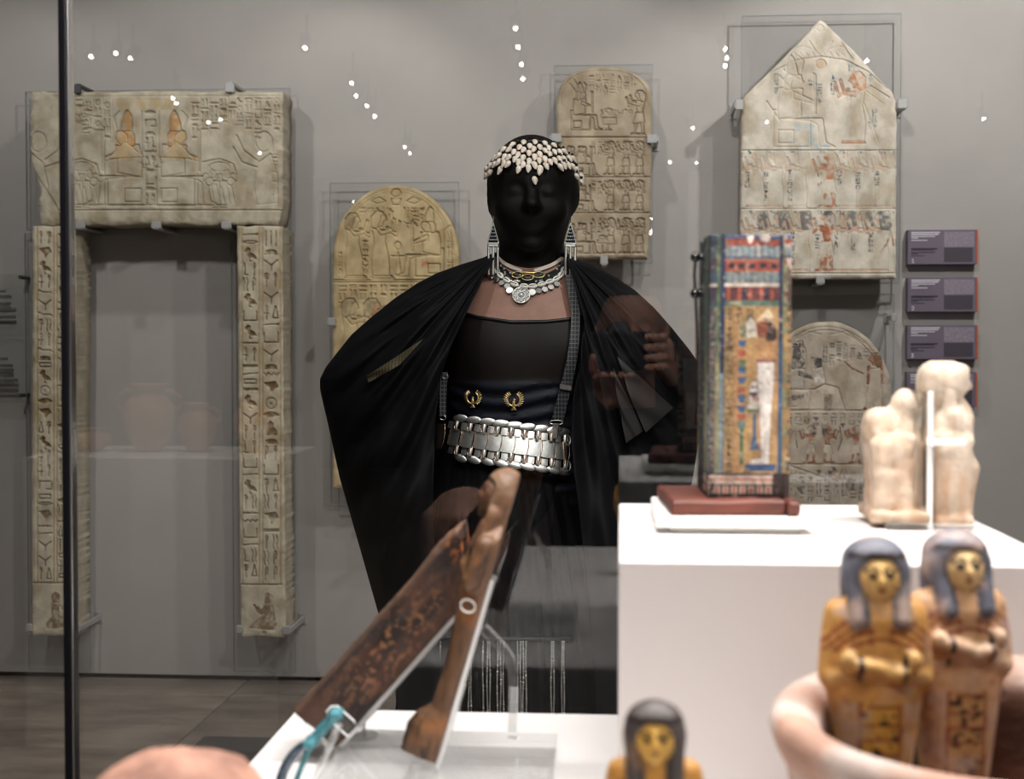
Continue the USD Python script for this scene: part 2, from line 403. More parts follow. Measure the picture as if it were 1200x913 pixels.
# ================================================================== carved stones: raster of strokes -> real relief
class Canvas:
    """Drawing of a carved and painted face in the photograph's pixels: D is the cut depth, C the pigment."""
    def __init__(s, x0, y0, x1, y1, S=4, base=(0, 0, 0)):
        s.x0, s.y0, s.S = x0, y0, S
        s.w, s.h = int((x1 - x0) * S), int((y1 - y0) * S)
        s.D = Image.new('L', (s.w, s.h), 0); s.d = ImageDraw.Draw(s.D)
        s.C = Image.new('RGB', (s.w, s.h), tuple(base)); s.c = ImageDraw.Draw(s.C)
        s.M = Image.new('L', (s.w, s.h), 0); s.m = ImageDraw.Draw(s.M)
        s.base = base
    def q(s, pts):
        return [((x - s.x0) * s.S, (y - s.y0) * s.S) for x, y in pts]
    def line(s, pts, w=0.9, cut=200, col=None, a=255):
        p = s.q(pts); w = max(1, int(round(w * s.S)))
        if cut:
            s.d.line(p, fill=int(cut), width=w, joint='curve')
        if col:
            s.c.line(p, fill=col, width=w, joint='curve'); s.m.line(p, fill=int(a), width=w, joint='curve')
    def poly(s, pts, cut=0, col=None, a=255, edge=0, ew=0.8):
        p = s.q(pts)
        if cut:
            s.d.polygon(p, fill=int(cut))
        if edge:
            s.d.line(p + p[:2], fill=int(edge), width=max(1, int(ew * s.S)), joint='curve')
        if col:
            s.c.polygon(p, fill=col); s.m.polygon(p, fill=int(a))
    def ell(s, x, y, rx, ry, cut=0, col=None, a=255, edge=0, ew=0.8):
        (p0, p1) = s.q([(x - rx, y - ry), (x + rx, y + ry)])
        if cut:
            s.d.ellipse((*p0, *p1), fill=int(cut))
        if edge:
            s.d.ellipse((*p0, *p1), outline=int(edge), width=max(1, int(ew * s.S)))
        if col:
            s.c.ellipse((*p0, *p1), fill=col); s.m.ellipse((*p0, *p1), fill=int(a))
    def sample(s, arr, X, Y):
        return ndimage.map_coordinates(arr, [(Y - s.y0) * s.S - 0.5, (X - s.x0) * s.S - 0.5], order=1, mode='nearest')

def glyph(cv, k, x, y, w, h, cut, col, lw):
    """One hieroglyph in the box x, y, w, h."""
    X, Y = lambda t: x + t * w, lambda t: y + t * h
    ln = lambda *p: cv.line([(X(a), Y(b)) for a, b in p], lw, cut, col)
    fill = lambda *p: cv.poly([(X(a), Y(b)) for a, b in p], cut, col)
    k = k % 24
    if k == 0: ln(*[(i / 6, .3 + .4 * (i % 2)) for i in range(7)])                                   # water
    elif k == 1: ln((.3, 1), (.3, .35), (.45, 0), (.65, .1), (.55, .55), (.32, .6))                   # reed
    elif k == 2: cv.ell(X(.5), Y(.6), w * .35, h * .3, cut * .8, col); ln((.1, .9), (.9, .9))         # loaf
    elif k == 3: ln((0, .5), (.25, .3), (.75, .3), (1, .5), (.75, .7), (.25, .7), (0, .5))            # mouth
    elif k == 4: cv.ell(X(.5), Y(.5), min(w, h) * .4, min(w, h) * .4, 0, None, 255, cut, lw); ln((.45, .5), (.55, .5))   # sun
    elif k == 5: fill((.05, .35), (.3, .05), (.5, .15), (.45, .4), (.8, .55), (1, .85), (.6, .8), (.35, .7), (.2, .45)); ln((.45, .75), (.45, 1), (.6, 1))   # bird
    elif k == 6: ln((0, .3), (.15, .15), (.3, .45), (.9, .5), (1, .75))                               # viper
    elif k == 7: ln((0, .5), (1, .5)); ln((.35, .35), (.35, .65)); ln((.65, .35), (.65, .65))         # bolt
    elif k == 8: ln((.1, .2), (.1, .8), (.9, .8), (.9, .2), (.1, .2))                                 # pool
    elif k == 9: ln((0, .2), (0, .8), (.1, .2), (1, .2), (1, .8), (.6, .8))                           # house
    elif k == 10: cv.ell(X(.5), Y(.22), w * .18, h * .2, 0, None, 255, cut, lw); ln((.5, .4), (.5, 1)); ln((.15, .55), (.85, .55))   # ankh
    elif k == 11: ln((.5, 1), (.5, .4), (.35, .2), (.5, 0), (.68, .2), (.5, .4))                      # feather
    elif k == 12: ln((.15, 1), (.15, 0)); ln((.5, 1), (.5, 0)); ln((.85, 1), (.85, 0))                # strokes
    elif k == 13: fill((.25, .25), (.45, 0), (.65, .2), (.6, .4), (.85, .6), (.9, .95), (.2, .95), (.3, .55))   # seated man
    elif k == 14: cv.ell(X(.5), Y(.35), w * .45, h * .4, cut * .8, col); fill((0, 0), (1, 0), (1, .35), (0, .35)) if False else ln((0, .35), (1, .35))   # basket
    elif k == 15: ln((.2, 0), (.4, .55), (.25, .9), (.9, .9))                                         # leg
    elif k == 16: ln((0, .6), (.6, .45), (1, .55)); ln((.8, .5), (1, .35))                            # arm
    elif k == 17: ln((0, .2), (0, .85), (1, .85), (1, .2))                                            # ka / channel
    elif k == 18: ln((.5, 1), (.5, 0)); ln((.15, .1), (.85, .1)); ln((.15, .25), (.85, .25)); ln((.2, .4), (.8, .4))    # pillar
    elif k == 19: fill((0, .25), (.8, .15), (1, .5), (.7, .65), (.5, .95), (.35, .6))                 # vulture
    elif k == 20: ln((.1, 0), (.3, .35), (.1, .7), (.3, 1)); ln((.6, 0), (.8, .35), (.6, .7), (.8, 1))  # ropes
    elif k == 21: ln((0, .4), (1, .4)); ln((0, .65), (1, .65))                                        # land
    elif k == 22: ln((.1, .9), (.5, .05), (.9, .9), (.1, .9))                                         # triangle
    else: ln((0, .25), (.5, .6), (1, .25)); ln((.5, .6), (.5, 1))                                     # horns

WIDE = (0, 3, 7, 21, 2, 16, 6, 14, 8)
TALL = (1, 10, 11, 15, 18, 20, 22)
def column(cv, x, y0, y1, w, rng, cut=210, col=None, lw=0.8, gap=0.16):
    """Hieroglyphs down a column."""
    y = y0
    while y < y1 - w * 0.35:
        r = rng.random()
        if r < 0.42:
            h = w * 0.42; glyph(cv, rng.choice(WIDE), x, y, w, h, cut, col, lw)
        elif r < 0.72:
            h = w * 0.95; glyph(cv, rng.choice((5, 13, 19, 9, 17, 4, 12, 23)), x + w * .05, y, w * 0.9, h, cut, col, lw)
        else:
            h = w * 0.9; a, b = rng.choice(TALL, 2); glyph(cv, a, x, y, w * .42, h, cut, col, lw); glyph(cv, b, x + w * .56, y, w * .42, h, cut, col, lw)
        y += h + w * gap
def rowtext(cv, x0, x1, y, h, rng, cut=210, col=None, lw=0.8):
    x = x0
    while x < x1 - h * 0.5:
        w = h * rng.choice((0.5, 0.8, 1.0)); glyph(cv, int(rng.integers(24)), x, y, min(w, x1 - x), h, cut, col, lw); x += w + h * 0.18
def fig(cv, pts, ox, oy, sc, face=1, cut=70, edge=210, ew=0.8, col=None, a=255):
    cv.poly([(ox + face * p[0] * sc, oy - p[1] * sc) for p in pts], cut, col, a, edge, ew)
def worshipper(cv, ox, oy, h, face=1, skin=None, wig=None, kilt=None, robe=True, edge=210, ew=0.8, a=255, arms=True):
    """Standing figure with raised hands, feet at (ox, oy), h tall, facing +x or -x."""
    F = lambda pts, col=None, cut=70: fig(cv, pts, ox, oy, h, face, cut, edge, ew, col, a)
    if robe:
        F([(-.10, .02), (.16, .02), (.15, .30), (.09, .55), (.10, .72), (-.11, .74), (-.08, .52), (-.12, .30)], kilt)
    else:
        F([(-.09, .0), (-.03, .0), (-.03, .16), (.02, .33), (-.06, .33), (-.08, .18)], skin)
        F([(.12, .0), (.18, .0), (.135, .05), (.10, .33), (.045, .33), (.09, .14)], skin)
        F([(-.10, .28), (.15, .24), (.10, .5), (-.06, .52)], kilt)
        F([(-.04, .50), (.06, .50), (.11, .765), (-.10, .77)], skin)
    F([(-.12, .0), (.22, .0), (.20, .03), (-.10, .03)], skin)
    if arms:
        F([(.10, .76), (.13, .70), (.26, .62), (.33, .84), (.30, .86), (.25, .68), (.13, .77)], skin)
        F([(-.08, .77), (.02, .64), (.19, .68), (.25, .88), (.22, .90), (.17, .74), (.04, .71), (-.05, .80)], skin)
    else:
        F([(.10, .78), (.14, .76), (.15, .45), (.11, .45)], skin); F([(-.13, .78), (-.09, .76), (-.11, .45), (-.15, .45)], skin)
    F([(-.02, .77), (.05, .77), (.07, .84), (.12, .87), (.09, .95), (.0, .97)], skin)
    F([(-.12, .76), (-.03, .74), (.02, .86), (.03, .93), (.08, .95), (.05, 1.0), (-.05, 1.0), (-.12, .92)], wig)
def seated(cv, ox, oy, h, face=1, skin=None, body=None, crown=None, throne=None, edge=210, ew=0.8, a=255, crown_kind=1):
    """Enthroned figure; (ox, oy) under the throne's middle, h tall with the crown."""
    F = lambda pts, col=None, cut=70: fig(cv, pts, ox, oy, h, face, cut, edge, ew, col, a)
    F([(-.20, .0), (.20, .0), (.20, .30), (-.14, .30), (-.14, .40), (-.20, .40)], throne, 45)
    F([(-.15, .04), (.02, .04), (.02, .18), (-.15, .18)], throne, 40)
    F([(-.14, .31), (.33, .31), (.37, .05), (.47, .0), (.30, .0), (.28, .24), (.20, .28)], body)
    F([(-.15, .30), (.10, .34), (.10, .50), (.12, .63), (-.13, .64), (-.16, .5)], body)
    F([(.02, .60), (.24, .50), (.25, .46), (.02, .52)], skin); F([(.24, .36), (.26, .36), (.26, .78), (.23, .80)], None, 90)
    F([(-.03, .63), (.06, .63), (.12, .70), (.10, .78), (-.03, .78)], skin)
    F([(-.08, .62), (-.02, .62), (.0, .74), (.05, .78), (-.04, .80), (-.08, .74)], crown)
    if crown_kind:
        F([(-.055, .78), (.065, .775), (.055, .86), (.02, .96), (-.01, 1.0), (-.05, .94), (-.06, .86)], crown); cv.line([(ox + face * .10 * h, oy - .80 * h), (ox + face * .13 * h, oy - .93 * h), (ox + face * .07 * h, oy - .99 * h)], ew * .8, edge)
def table(cv, x, y, w, h, edge=200):
    cv.line([(x - w / 2, y - h * .55), (x + w / 2, y - h * .55)], 1.0, edge); cv.line([(x, y), (x, y - h * .55)], 1.0, edge); cv.line([(x - w * .2, y), (x + w * .2, y)], 1.0, edge)
    for i in range(5):
        cv.ell(x - w * .4 + i * w * .2, y - h * (.62 + .08 * (i % 2)), w * .09, h * .09, 60, None, 255, edge, 0.7)
    cv.ell(x, y - h * .85, w * .3, h * .1, 60, None, 255, edge, 0.7)
def scratches(cv, rng, n, x0, y0, x1, y1):
    for _ in range(n):
        a, b = rng.uniform(x0, x1), rng.uniform(y0, y1); t = rng.uniform(0, 6.3); l = rng.uniform(1, 6)
        cv.line([(a, b), (a + l * math.cos(t), b + l * math.sin(t))], 0.3, int(rng.uniform(30, 90)))

def slab(cv, ys, Lf, Rf, Y, thick, base, amp, seed, ppx=1.35, edge_soft=2.2, chips=1.0, tones=((0, 0, 0),), stain=0.0):
    """A stone slab whose front is cut by the canvas: returns (vertices, faces, colours). ys: the rows, in the photograph's pixels."""
    D = ndimage.gaussian_filter(np.asarray(cv.D, float) / 255, cv.S * 0.30)
    Cc = np.asarray(cv.C, float) / 255; M = ndimage.gaussian_filter(np.asarray(cv.M, float) / 255, 1.0)
    y0, y1 = ys
    nr = int((y1 - y0) * ppx)
    t = np.linspace(0, 1, nr + 1)
    py = y0 + (y1 - y0) * t
    if chips:                                        # ragged ends
        pass
    lx, rx = np.array([Lf(v) for v in py], float), np.array([Rf(v) for v in py], float)
    wob = lambda k: (meshkit.fbm(np.c_[py * 0.12, np.full_like(py, k), np.full_like(py, seed)], 4) - 0.5) * 2.2 * chips
    lx, rx = lx + wob(1.5), rx + wob(7.5)
    nc = int((rx - lx).max() * ppx)
    u = np.linspace(0, 1, nc + 1)
    PX = lx[:, None] + (rx - lx)[:, None] * u[None]; PY = np.repeat(py[:, None], nc + 1, 1)
    top = (meshkit.fbm(np.stack([PX * 0.1, PX * 0, PX * 0 + seed], -1), 4) - 0.5) * 2.0 * chips
    e = np.minimum.reduce([PX - lx[:, None], rx[:, None] - PX, (PY - y0) * 1.0, (y1 - PY) * 1.0])
    e = np.maximum(e, 0)
    nse = meshkit.fbm(np.stack([PX * 0.06, PY * 0.06, PX * 0 + seed], -1), 5)
    m = mpp(Y)
    depth = amp * cv.sample(D, PX, PY) + edge_soft * m * np.exp(-e / (1.2 + 2.5 * chips * np.clip(nse * 2 - 0.6, 0, 1))) + (nse - 0.5) * 0.0035 * chips
    V = P(PX, PY + top * np.clip(1 - (np.minimum(PY - y0, y1 - PY)) / 4, 0, 1), Y)
    V[..., 1] += depth
    mk = cv.sample(M, PX, PY)[..., None]
    nb = meshkit.fbm(np.stack([PX * 0.075, PY * 0.055, PX * 0 + seed + 9], -1), 5)
    wear = np.clip((meshkit.fbm(np.stack([PX * 0.22, PY * 0.22, PX * 0 + seed + 3], -1), 4) - 0.28) * 3.2, 0.15, 1)[..., None]
    col = np.ones(PX.shape + (3,)) * np.array(base) / 255
    if stain:
        k = np.clip((nb - 0.5) * 4, -1, 1)[..., None]
        col = col * (1 + 0.08 * k); col = np.where(k > 0, col, col * (1 + k * np.array([0.02, 0.05, 0.10])))
    pig = np.stack([cv.sample(Cc[..., j], PX, PY) for j in range(3)], -1)
    col = col * (1 - mk * wear) + pig * mk * wear
    col = np.where(col <= 0.04045, col / 12.92, ((np.clip(col, 0, 1) + 0.055) / 1.055) ** 2.4)
    R, C = nr + 1, nc + 1
    idx = np.arange(R * C).reshape(R, C)
    f = np.vstack([np.stack([idx[:-1, :-1], idx[1:, :-1], idx[1:, 1:]], -1).reshape(-1, 3), np.stack([idx[:-1, :-1], idx[1:, 1:], idx[:-1, 1:]], -1).reshape(-1, 3)])
    loop = np.concatenate([idx[:, 0], idx[-1, 1:], idx[-2::-1, -1], idx[0, -2:0:-1]])
    v = V.reshape(-1, 3); c = col.reshape(-1, 3)
    # sides, roughly broken, and the back
    n = len(loop); lay = [0.0, 0.25, 0.6, 1.0]
    sv, sc = [], []
    ctr = v[loop].mean(0)
    for li, tt in enumerate(lay):
        w = v[loop].copy(); w[:, 1] = w[:, 1] * (1 - tt) + (Y + thick) * tt
        if 0 < tt < 1:
            jit = (meshkit.fbm(np.c_[w[:, 0] * 14, w[:, 2] * 14, np.full(n, li + seed)], 3) - 0.5) * 0.012 * chips
            d = w[:, [0, 2]] - ctr[[0, 2]]; d /= np.linalg.norm(d, axis=1, keepdims=True) + 1e-9
            w[:, [0, 2]] += d * jit[:, None]
        sv.append(w); sc.append(np.ones((n, 3)) * np.array(srgb(*base)) * (0.72 + 0.3 * meshkit.fbm(w * 12 + seed, 3)[:, None]))
    o = len(v); K = len(lay)
    j = np.arange(n); j2 = (j + 1) % n
    sf = []
    for li in range(K - 1):
        a, b = o + li * n, o + (li + 1) * n
        sf += [np.c_[a + j, a + j2, b + j2], np.c_[a + j, b + j2, b + j]]
    b = o + (K - 1) * n
    back = np.c_[np.full(n, o + K * n), b + j, b + j2]
    sv.append(np.array([[ctr[0], Y + thick, ctr[2]]])); sc.append(np.array([srgb(*base)]))
    V2, F2, C2 = np.vstack([v] + sv), np.vstack([f] + sf + [back]), np.vstack([c] + sc)
    tm = trimesh.Trimesh(V2, F2, process=False)
    if tm.volume < 0:
        F2 = F2[:, ::-1]
    return (V2, F2), C2
def stone(parent, name, res, mat='stone'):
    (v, f), c = res
    return part(parent, name, (v, f), mat, True, c)

def clip_px(par, px, py, Y, side, w=11, h=9, arm='bracket', sizeY=None):
    """Wall bracket gripping a stone's edge at a pixel: an L of a foot on the wall, an arm, and a pad in front of the stone."""
    p = P(px, py, Y); m = mpp(Y); w, h = w * m, h * m
    pad = rbox(p[0] - w / 2, p[0] + w / 2, Y - 0.014, Y - 0.002, p[2] - h / 2, p[2] + h / 2, 0.002)
    dx, dz = side
    if dx:
        xo = p[0] + dx * w * 0.30
        a = rbox(min(xo, xo + dx * w * 0.35), max(xo, xo + dx * w * 0.35), Y - 0.012, WALL_Y, p[2] - h * .33, p[2] + h * .33, 0.0015)
        ft = rbox(xo - w * .5, xo + w * .5, WALL_Y - 0.006, WALL_Y + 0.002, p[2] - h * .7, p[2] + h * .7, 0.0015)
    else:
        zo = p[2] + dz * h * 0.30
        a = rbox(p[0] - w * .33, p[0] + w * .33, Y - 0.012, WALL_Y, min(zo, zo + dz * h * .35), max(zo, zo + dz * h * .35), 0.0015)
        ft = rbox(p[0] - w * .6, p[0] + w * .6, WALL_Y - 0.006, WALL_Y + 0.002, zo - h * .5, zo + h * .5, 0.0015)
    part(par, 'bracket', cat(pad, a, ft), arm)
def plate(par, x0, y0, x1, y1, Y, t=0.008):
    a, b = P(x0, y1, Y), P(x1, y0, Y)
    m = part(par, 'backing_plate', rbox(a[0], b[0], Y, Y + t, a[2], b[2], 0.0008), 'acrylic_sheet')
    e = 0.0022
    part(m, 'edge', cat(box(a[0], a[0] + e, Y - .0004, Y + t + .0004, a[2], b[2]), box(b[0] - e, b[0], Y - .0004, Y + t + .0004, a[2], b[2]), box(a[0] + e, b[0] - e, Y - .0004, Y + t + .0004, b[2] - e, b[2]), box(a[0] + e, b[0] - e, Y - .0004, Y + t + .0004, a[2], a[2] + e)), 'glass_edge', label='grey-green sheet edge')
    zc = (a[2] + b[2]) / 2
    zc = (a[2] + b[2]) / 2 if b[2] - a[2] > .45 and b[0] - a[0] > .2 else a[2] + .3
    xc = (a[0] + b[0]) / 2
    part(par, 'standoff', box(xc - .03, xc + .03, Y + t - .001, WALL_Y + .002, zc - .04, zc + .04), 'bracket')

lerp = lambda *kn: (lambda v: float(np.interp(v, [k[0] for k in kn], [k[1] for k in kn])))

# ------------------------------------------------------------------ the doorway stones
YD = 5.64
def lintel():
    rng = np.random.default_rng(11)
    cv = Canvas(28, 98, 340, 272)
    ink = (150, 128, 92)
    org, org2 = (196, 128, 58), (206, 158, 92)
    cv.line([(60, 113), (330, 112)], 0.8, 150); cv.line([(40, 246), (332, 246)], 1.0, 170)
    cv.poly([(135, 116), (150, 114), (206, 116), (208, 128), (140, 129)], 0, (186, 150, 92), 120)
    # middle text column
    cv.line([(166, 130), (166, 248)], 0.8, 190); cv.line([(186, 130), (186, 248)], 0.8, 190)
    column(cv, 169, 130, 246, 13.5, rng, 230, None, 1.0)
    for fx, face in ((148, -1), (205, 1)):
        seated(cv, fx, 241, 112, face, skin=org2, body=None, crown=org, edge=230, ew=1.1, a=170)
        cv.poly([(fx - face * 8, 170), (fx + face * 12, 165), (fx + face * 14, 186), (fx - face * 6, 188)], 0, org, 120)
        cv.line([(fx - face * 28, 240), (fx + face * 60, 240)], 1.0, 190)
        cv.poly([(fx - face * 20, 184), (fx + face * 2, 166), (fx + face * 22, 186)], 40, org2, 110, 170, 0.8)
        cv.line([(fx + face * 26, 240), (fx + face * 26, 150), (fx + face * 30, 146)], 0.9, 190); cv.line([(fx - face * 24, 240), (fx - face * 24, 196), (fx - face * 14, 190)], 0.8, 190)
        for i in range(6):
            cv.line([(fx - face * 18, 205 + i * 5), (fx + face * 14, 206 + i * 5)], 0.35, 70)
        for i in range(-1, 4):
            x = fx + face * (34 + i * 11); column(cv, x - 4, 116 + (i % 2) * 3, 158 - 6 * i, 9, rng, 225, None, 0.75); cv.line([(x + 6, 114), (x + 6, 160 - 6 * i)], 0.5, 150)
        x = fx + face * 52; table(cv, x, 243, 40, 56, 210)
        cv.ell(x - 12, 213, 5, 5, 50, None, 255, 220, 1.0); cv.ell(x + 13, 213, 5, 5, 50, None, 255, 220, 1.0)
        cv.line([(x - 20, 190), (x, 186), (x + 16, 192), (x + 20, 205)], 1.0, 210)
        for i in range(6):
            cv.line([(x - 16 + i * 6, 216 + (i % 2) * 3), (x - 12 + i * 6, 238)], 0.7, 180)
        x = fx + face * 96                      # kneeling worshipper at the end
        cv.poly([(x, 240), (x + face * 24, 238), (x + face * 24, 205), (x + face * 16, 180), (x + face * 2, 190), (x - face * 4, 218)], 60, None, 255, 190, 0.9)
        cv.ell(x + face * 8, 166, 10, 12, 60, None, 255, 200, 1.0); cv.line([(x, 188), (x - face * 16, 176), (x - face * 24, 158)], 1.3, 200); cv.line([(x, 196), (x - face * 18, 190), (x - face * 28, 172)], 1.3, 200)
    for i in range(5):
        column(cv, 276 + i * 11, 114, 150 + 6 * (i % 3), 8, rng, 190, None, 0.7)
    column(cv, 318, 165, 236, 7, rng, 150, None, 0.6); column(cv, 96, 118, 160, 8, rng, 180, None, 0.7)
    scratches(cv, rng, 240, 36, 108, 334, 262)
    # the broken left end: a sunken wedge
    cv.poly([(30, 196), (44, 206), (66, 240), (74, 264), (30, 266)], 150)
    Lf = lerp((104, 37), (150, 34.5), (190, 36), (210, 42), (225, 46), (240, 43), (264, 47))
    Rf = lerp((104, 328), (110, 331), (240, 331), (252, 329), (264, 324))
    t = thing('door_lintel', 'broad pale limestone lintel carved with two enthroned figures back to back, top of the doorway stones', 'carved lintel', at=P(185, 263, YD))
    stone(t, 'block', slab(cv, (107, 263), Lf, Rf, YD, 0.16, (186, 175, 155), 0.0115, 3, 1.35, 3.0, 1.6, stain=1))
    m = thing('lintel_mount', 'clear backing plate with grey brackets holding the broad lintel', 'wall mount', at=P(185, 263, WALL_Y - 0.03))
    plate(m, 31, 103, 340, 270, YD + 0.175)
    clip_px(m, 270, 103, YD, (0, 1), 11, 11); clip_px(m, 92, 105, YD, (0, 1), 9, 10, 'bracket_dark')
    for x in (95, 184, 266):
        clip_px(m, x, 264, YD, (0, -1), 12, 8)
lintel()

def jamb(xs, ys, cols, label, left, seed):
    rng = np.random.default_rng(seed)
    x0, x1 = xs; y0, y1 = ys
    cv = Canvas(x0 - 8, y0 - 6, x1 + 10, y1 + 6)
    brown, ochre = (126, 100, 66), (186, 150, 92)
    yb = y1 - 62
    for (a, b) in cols:
        column(cv, a + 1.2, y0 + 6, yb - 3, b - a - 2.4, rng, 255, brown, 1.1, 0.1)
    for x in sorted({c for ab in cols for c in ab}):
        cv.line([(x, y0 + 2), (x, yb)], 1.5, 120, ochre, 190)
    cv.line([(x0, yb), (x1, yb)], 1.4, 190, brown)
    # kneeling painted figure at the foot
    xm = (x0 + x1) / 2 + 4; h = 46
    skin = (118, 92, 64)
    F = lambda pts: cv.poly([(xm + a * h, y1 - 8 - b * h) for a, b in pts], 60, skin, 235, 170, 0.6)
    if left:
        F([(-.28, .0), (.30, .02), (.26, .2), (.02, .34), (.05, .62), (-.16, .64), (-.14, .3), (-.28, .12)]); F([(-.14, .66), (.04, .66), (.06, .86), (-.04, .93), (-.14, .86)])
        F([(.05, .6), (.14, .45), (.26, .6), (.30, .78), (.22, .66), (.12, .56)])
    else:
        F([(-.34, .06), (.30, .0), (.34, .14), (.30, .36), (.24, .64), (.0, .66), (.05, .38), (-.12, .26)]); F([(.04, .68), (.2, .68), (.24, .86), (.14, .95), (.04, .9)])
        [cv.line([(xm + p_ * h, y1 - 8 - q_ * h) for p_, q_ in ln_], 2.2, 120, skin, 235) for ln_ in (((.06, .60), (-.10, .44), (-.22, .66)), ((.10, .56), (-.04, .40), (-.12, .60)))]; F([(-.04, -.08), (.08, -.1), (.06, -.02), (-.02, 0)])
    scratches(cv, rng, 160, x0, y0, x1, y1)
    t = thing('door_jamb', label, 'carved jamb', 'stone door jambs' if False else None, at=P((x0 + x1) / 2, y1, YD))
    w = lerp((y0, 0), (y0 + 60, 0.4), ((y0 + y1) / 2, -0.2), (y1, 0.3))
    lean = lerp((y0, 0), (y1, 4.5 if not left else -1.0))
    stone(t, 'block', slab(cv, ys, lambda v: x0 + w(v) + lean(v), lambda v: x1 + w(v) + lean(v), YD, 0.17, (190, 178, 156), 0.0085, seed, 1.5, 2.0, 1.0, stain=1))
    m = thing('jamb_mount', 'grey brackets at the foot of the ' + ('jamb behind the black glass post' if left else 'jamb beside the rounded stela'), 'wall mount', at=P((x0 + x1) / 2, y1, WALL_Y - 0.03))
    plate(m, x0 - 4, y0 + 8, x1 + 14, y1 + 40, YD + 0.19)
    clip_px(m, x0 - 1 + lean(y1), y1 - 10, YD, (-1, 0), 7, 9); clip_px(m, x1 + 2 + lean(y1), y1 - 9, YD, (1, 0), 9, 10)
    a = P(x1 + 8, y1 - 16, YD + 0.1)
jamb((37.5, 88), (265, 745), ((43, 62), (66, 84)), 'tall narrow stone jamb with hieroglyph columns partly hidden behind the black glass post', True, 21)
jamb((277.5, 330), (265, 747), ((283, 303), (307, 328)), 'tall narrow stone jamb with hieroglyph columns and a kneeling figure, nearest the rounded stela', False, 22)

# ------------------------------------------------------------------ the stelae
YS = 5.70
def round_top(xc, hw, ytop, rise, power=2.0, taper=None):
    taper = taper or (lambda v: 1.0)
    def half(v):
        k = np.clip((v - ytop) / rise, 0, 1)
        return hw * (1 - (1 - k) ** power) ** (1 / power) * taper(v) + 0.25
    return (lambda v: xc - half(v)), (lambda v: xc + half(v))

def stela_osiris():
    rng = np.random.default_rng(31)
    cv = Canvas(384, 210, 544, 578)
    red, dk = (168, 88, 60), (96, 84, 66)
    # arched border, sun disc and eyes
    for k in (5, 8):
        cv.line([(463.5 + (73 - k) * math.cos(a), 300 - (83 - k) * math.sin(a)) for a in np.linspace(0, math.pi, 40)], 0.6, 130)
    cv.ell(464, 226, 6, 5, 60, None, 255, 220, 1.0); cv.line([(458, 233), (470, 233), (468, 240), (460, 240), (458, 233)], 0.8, 200)
    for s in (-1, 1):
        cv.line([(464 + s * 12, 236), (464 + s * 20, 231), (464 + s * 30, 235), (464 + s * 22, 239), (464 + s * 12, 236)], 0.8, 200)
        for i in range(4):
            column(cv, 464 + s * (12 + i * 9) - 3.5, 243, 266 - 4 * i if s > 0 else 252, 7, rng, 190, None, 0.6)
    worshipper(cv, 413, 326, 76, 1, edge=230, ew=0.9, wig=(150, 130, 98)); worshipper(cv, 444, 326, 78, 1, edge=230, ew=1.0)
    column(cv, 425, 282, 322, 6, rng, 220, None, 0.7)
    cv.poly([(462, 322), (466, 294), (470, 322)], 50, None, 255, 220, 0.8); cv.ell(466, 288, 4, 5, 70, None, 255, 230, 0.8); cv.line([(458, 300), (474, 300)], 0.8, 220)
    seated(cv, 503, 324, 82, -1, edge=240, ew=1.0)
    for x, y0_, y1_ in ((476, 246, 272), (484, 246, 266), (455, 244, 262), (524, 282, 320), (392, 330, 326)):
        column(cv, x, y0_, y1_, 6.5, rng, 190, None, 0.6)
    for x in (405, 411, 417, 437, 443, 449):
        cv.line([(x, 292), (x - 2, 322)], 0.35, 110)
    cv.poly([(494, 304), (502, 304), (502, 314), (494, 314)], 0, red, 170)
    cv.line([(520, 322), (520, 270), (528, 264), (530, 322)], 0.8, 200); column(cv, 396, 295, 324, 5, rng, 170, None, 0.6)
    for y in (328, 330.5, 440, 442):
        cv.line([(390, y), (540, y)], 0.7, 220)
    for i in range(11):
        column(cv, 397 + i * 12, 334, 350 if i in (1, 2, 3, 4, 7, 8) else 362, 8.5, rng, 200, None, 0.65)
    for i, x in enumerate((410, 436, 470, 500, 522)):
        worshipper(cv, x, 436, 86, 1 if i < 2 else -1, skin=red if i == 1 else None, wig=(128, 116, 92) if i < 2 else None, edge=210, ew=0.8, a=130)
    for i in range(10):
        rowtext(cv, 397, 534, 448 + i * 12, 9, rng, 190, None, 0.65)
    scratches(cv, rng, 260, 390, 218, 537, 570)
    Lf, Rf = round_top(463.5, 73, 217, 84, 2.0)
    t = thing('round_topped_stela', 'tall round-topped sandy stela with an enthroned figure, directly behind the draped shoulder', 'stela', at=P(463, 572, YS))
    stone(t, 'slab', slab(cv, (217, 572), Lf, Rf, YS, 0.10, (192, 170, 130), 0.0115, 5, 1.35, 2.2, 0.8, stain=1))
    m = thing('stela_mount', 'clear backing plate and grey clips of the sandy stela behind the draped shoulder', 'wall mount', at=P(463, 590, WALL_Y - 0.03))
    plate(m, 387.5, 213, 538, 590, YS + 0.115)
    clip_px(m, 389, 377, YS, (-1, 0), 9, 9); clip_px(m, 538, 377, YS, (1, 0), 9, 9); clip_px(m, 440, 575, YS, (0, -1), 10, 7); clip_px(m, 495, 575, YS, (0, -1), 10, 7)
stela_osiris()

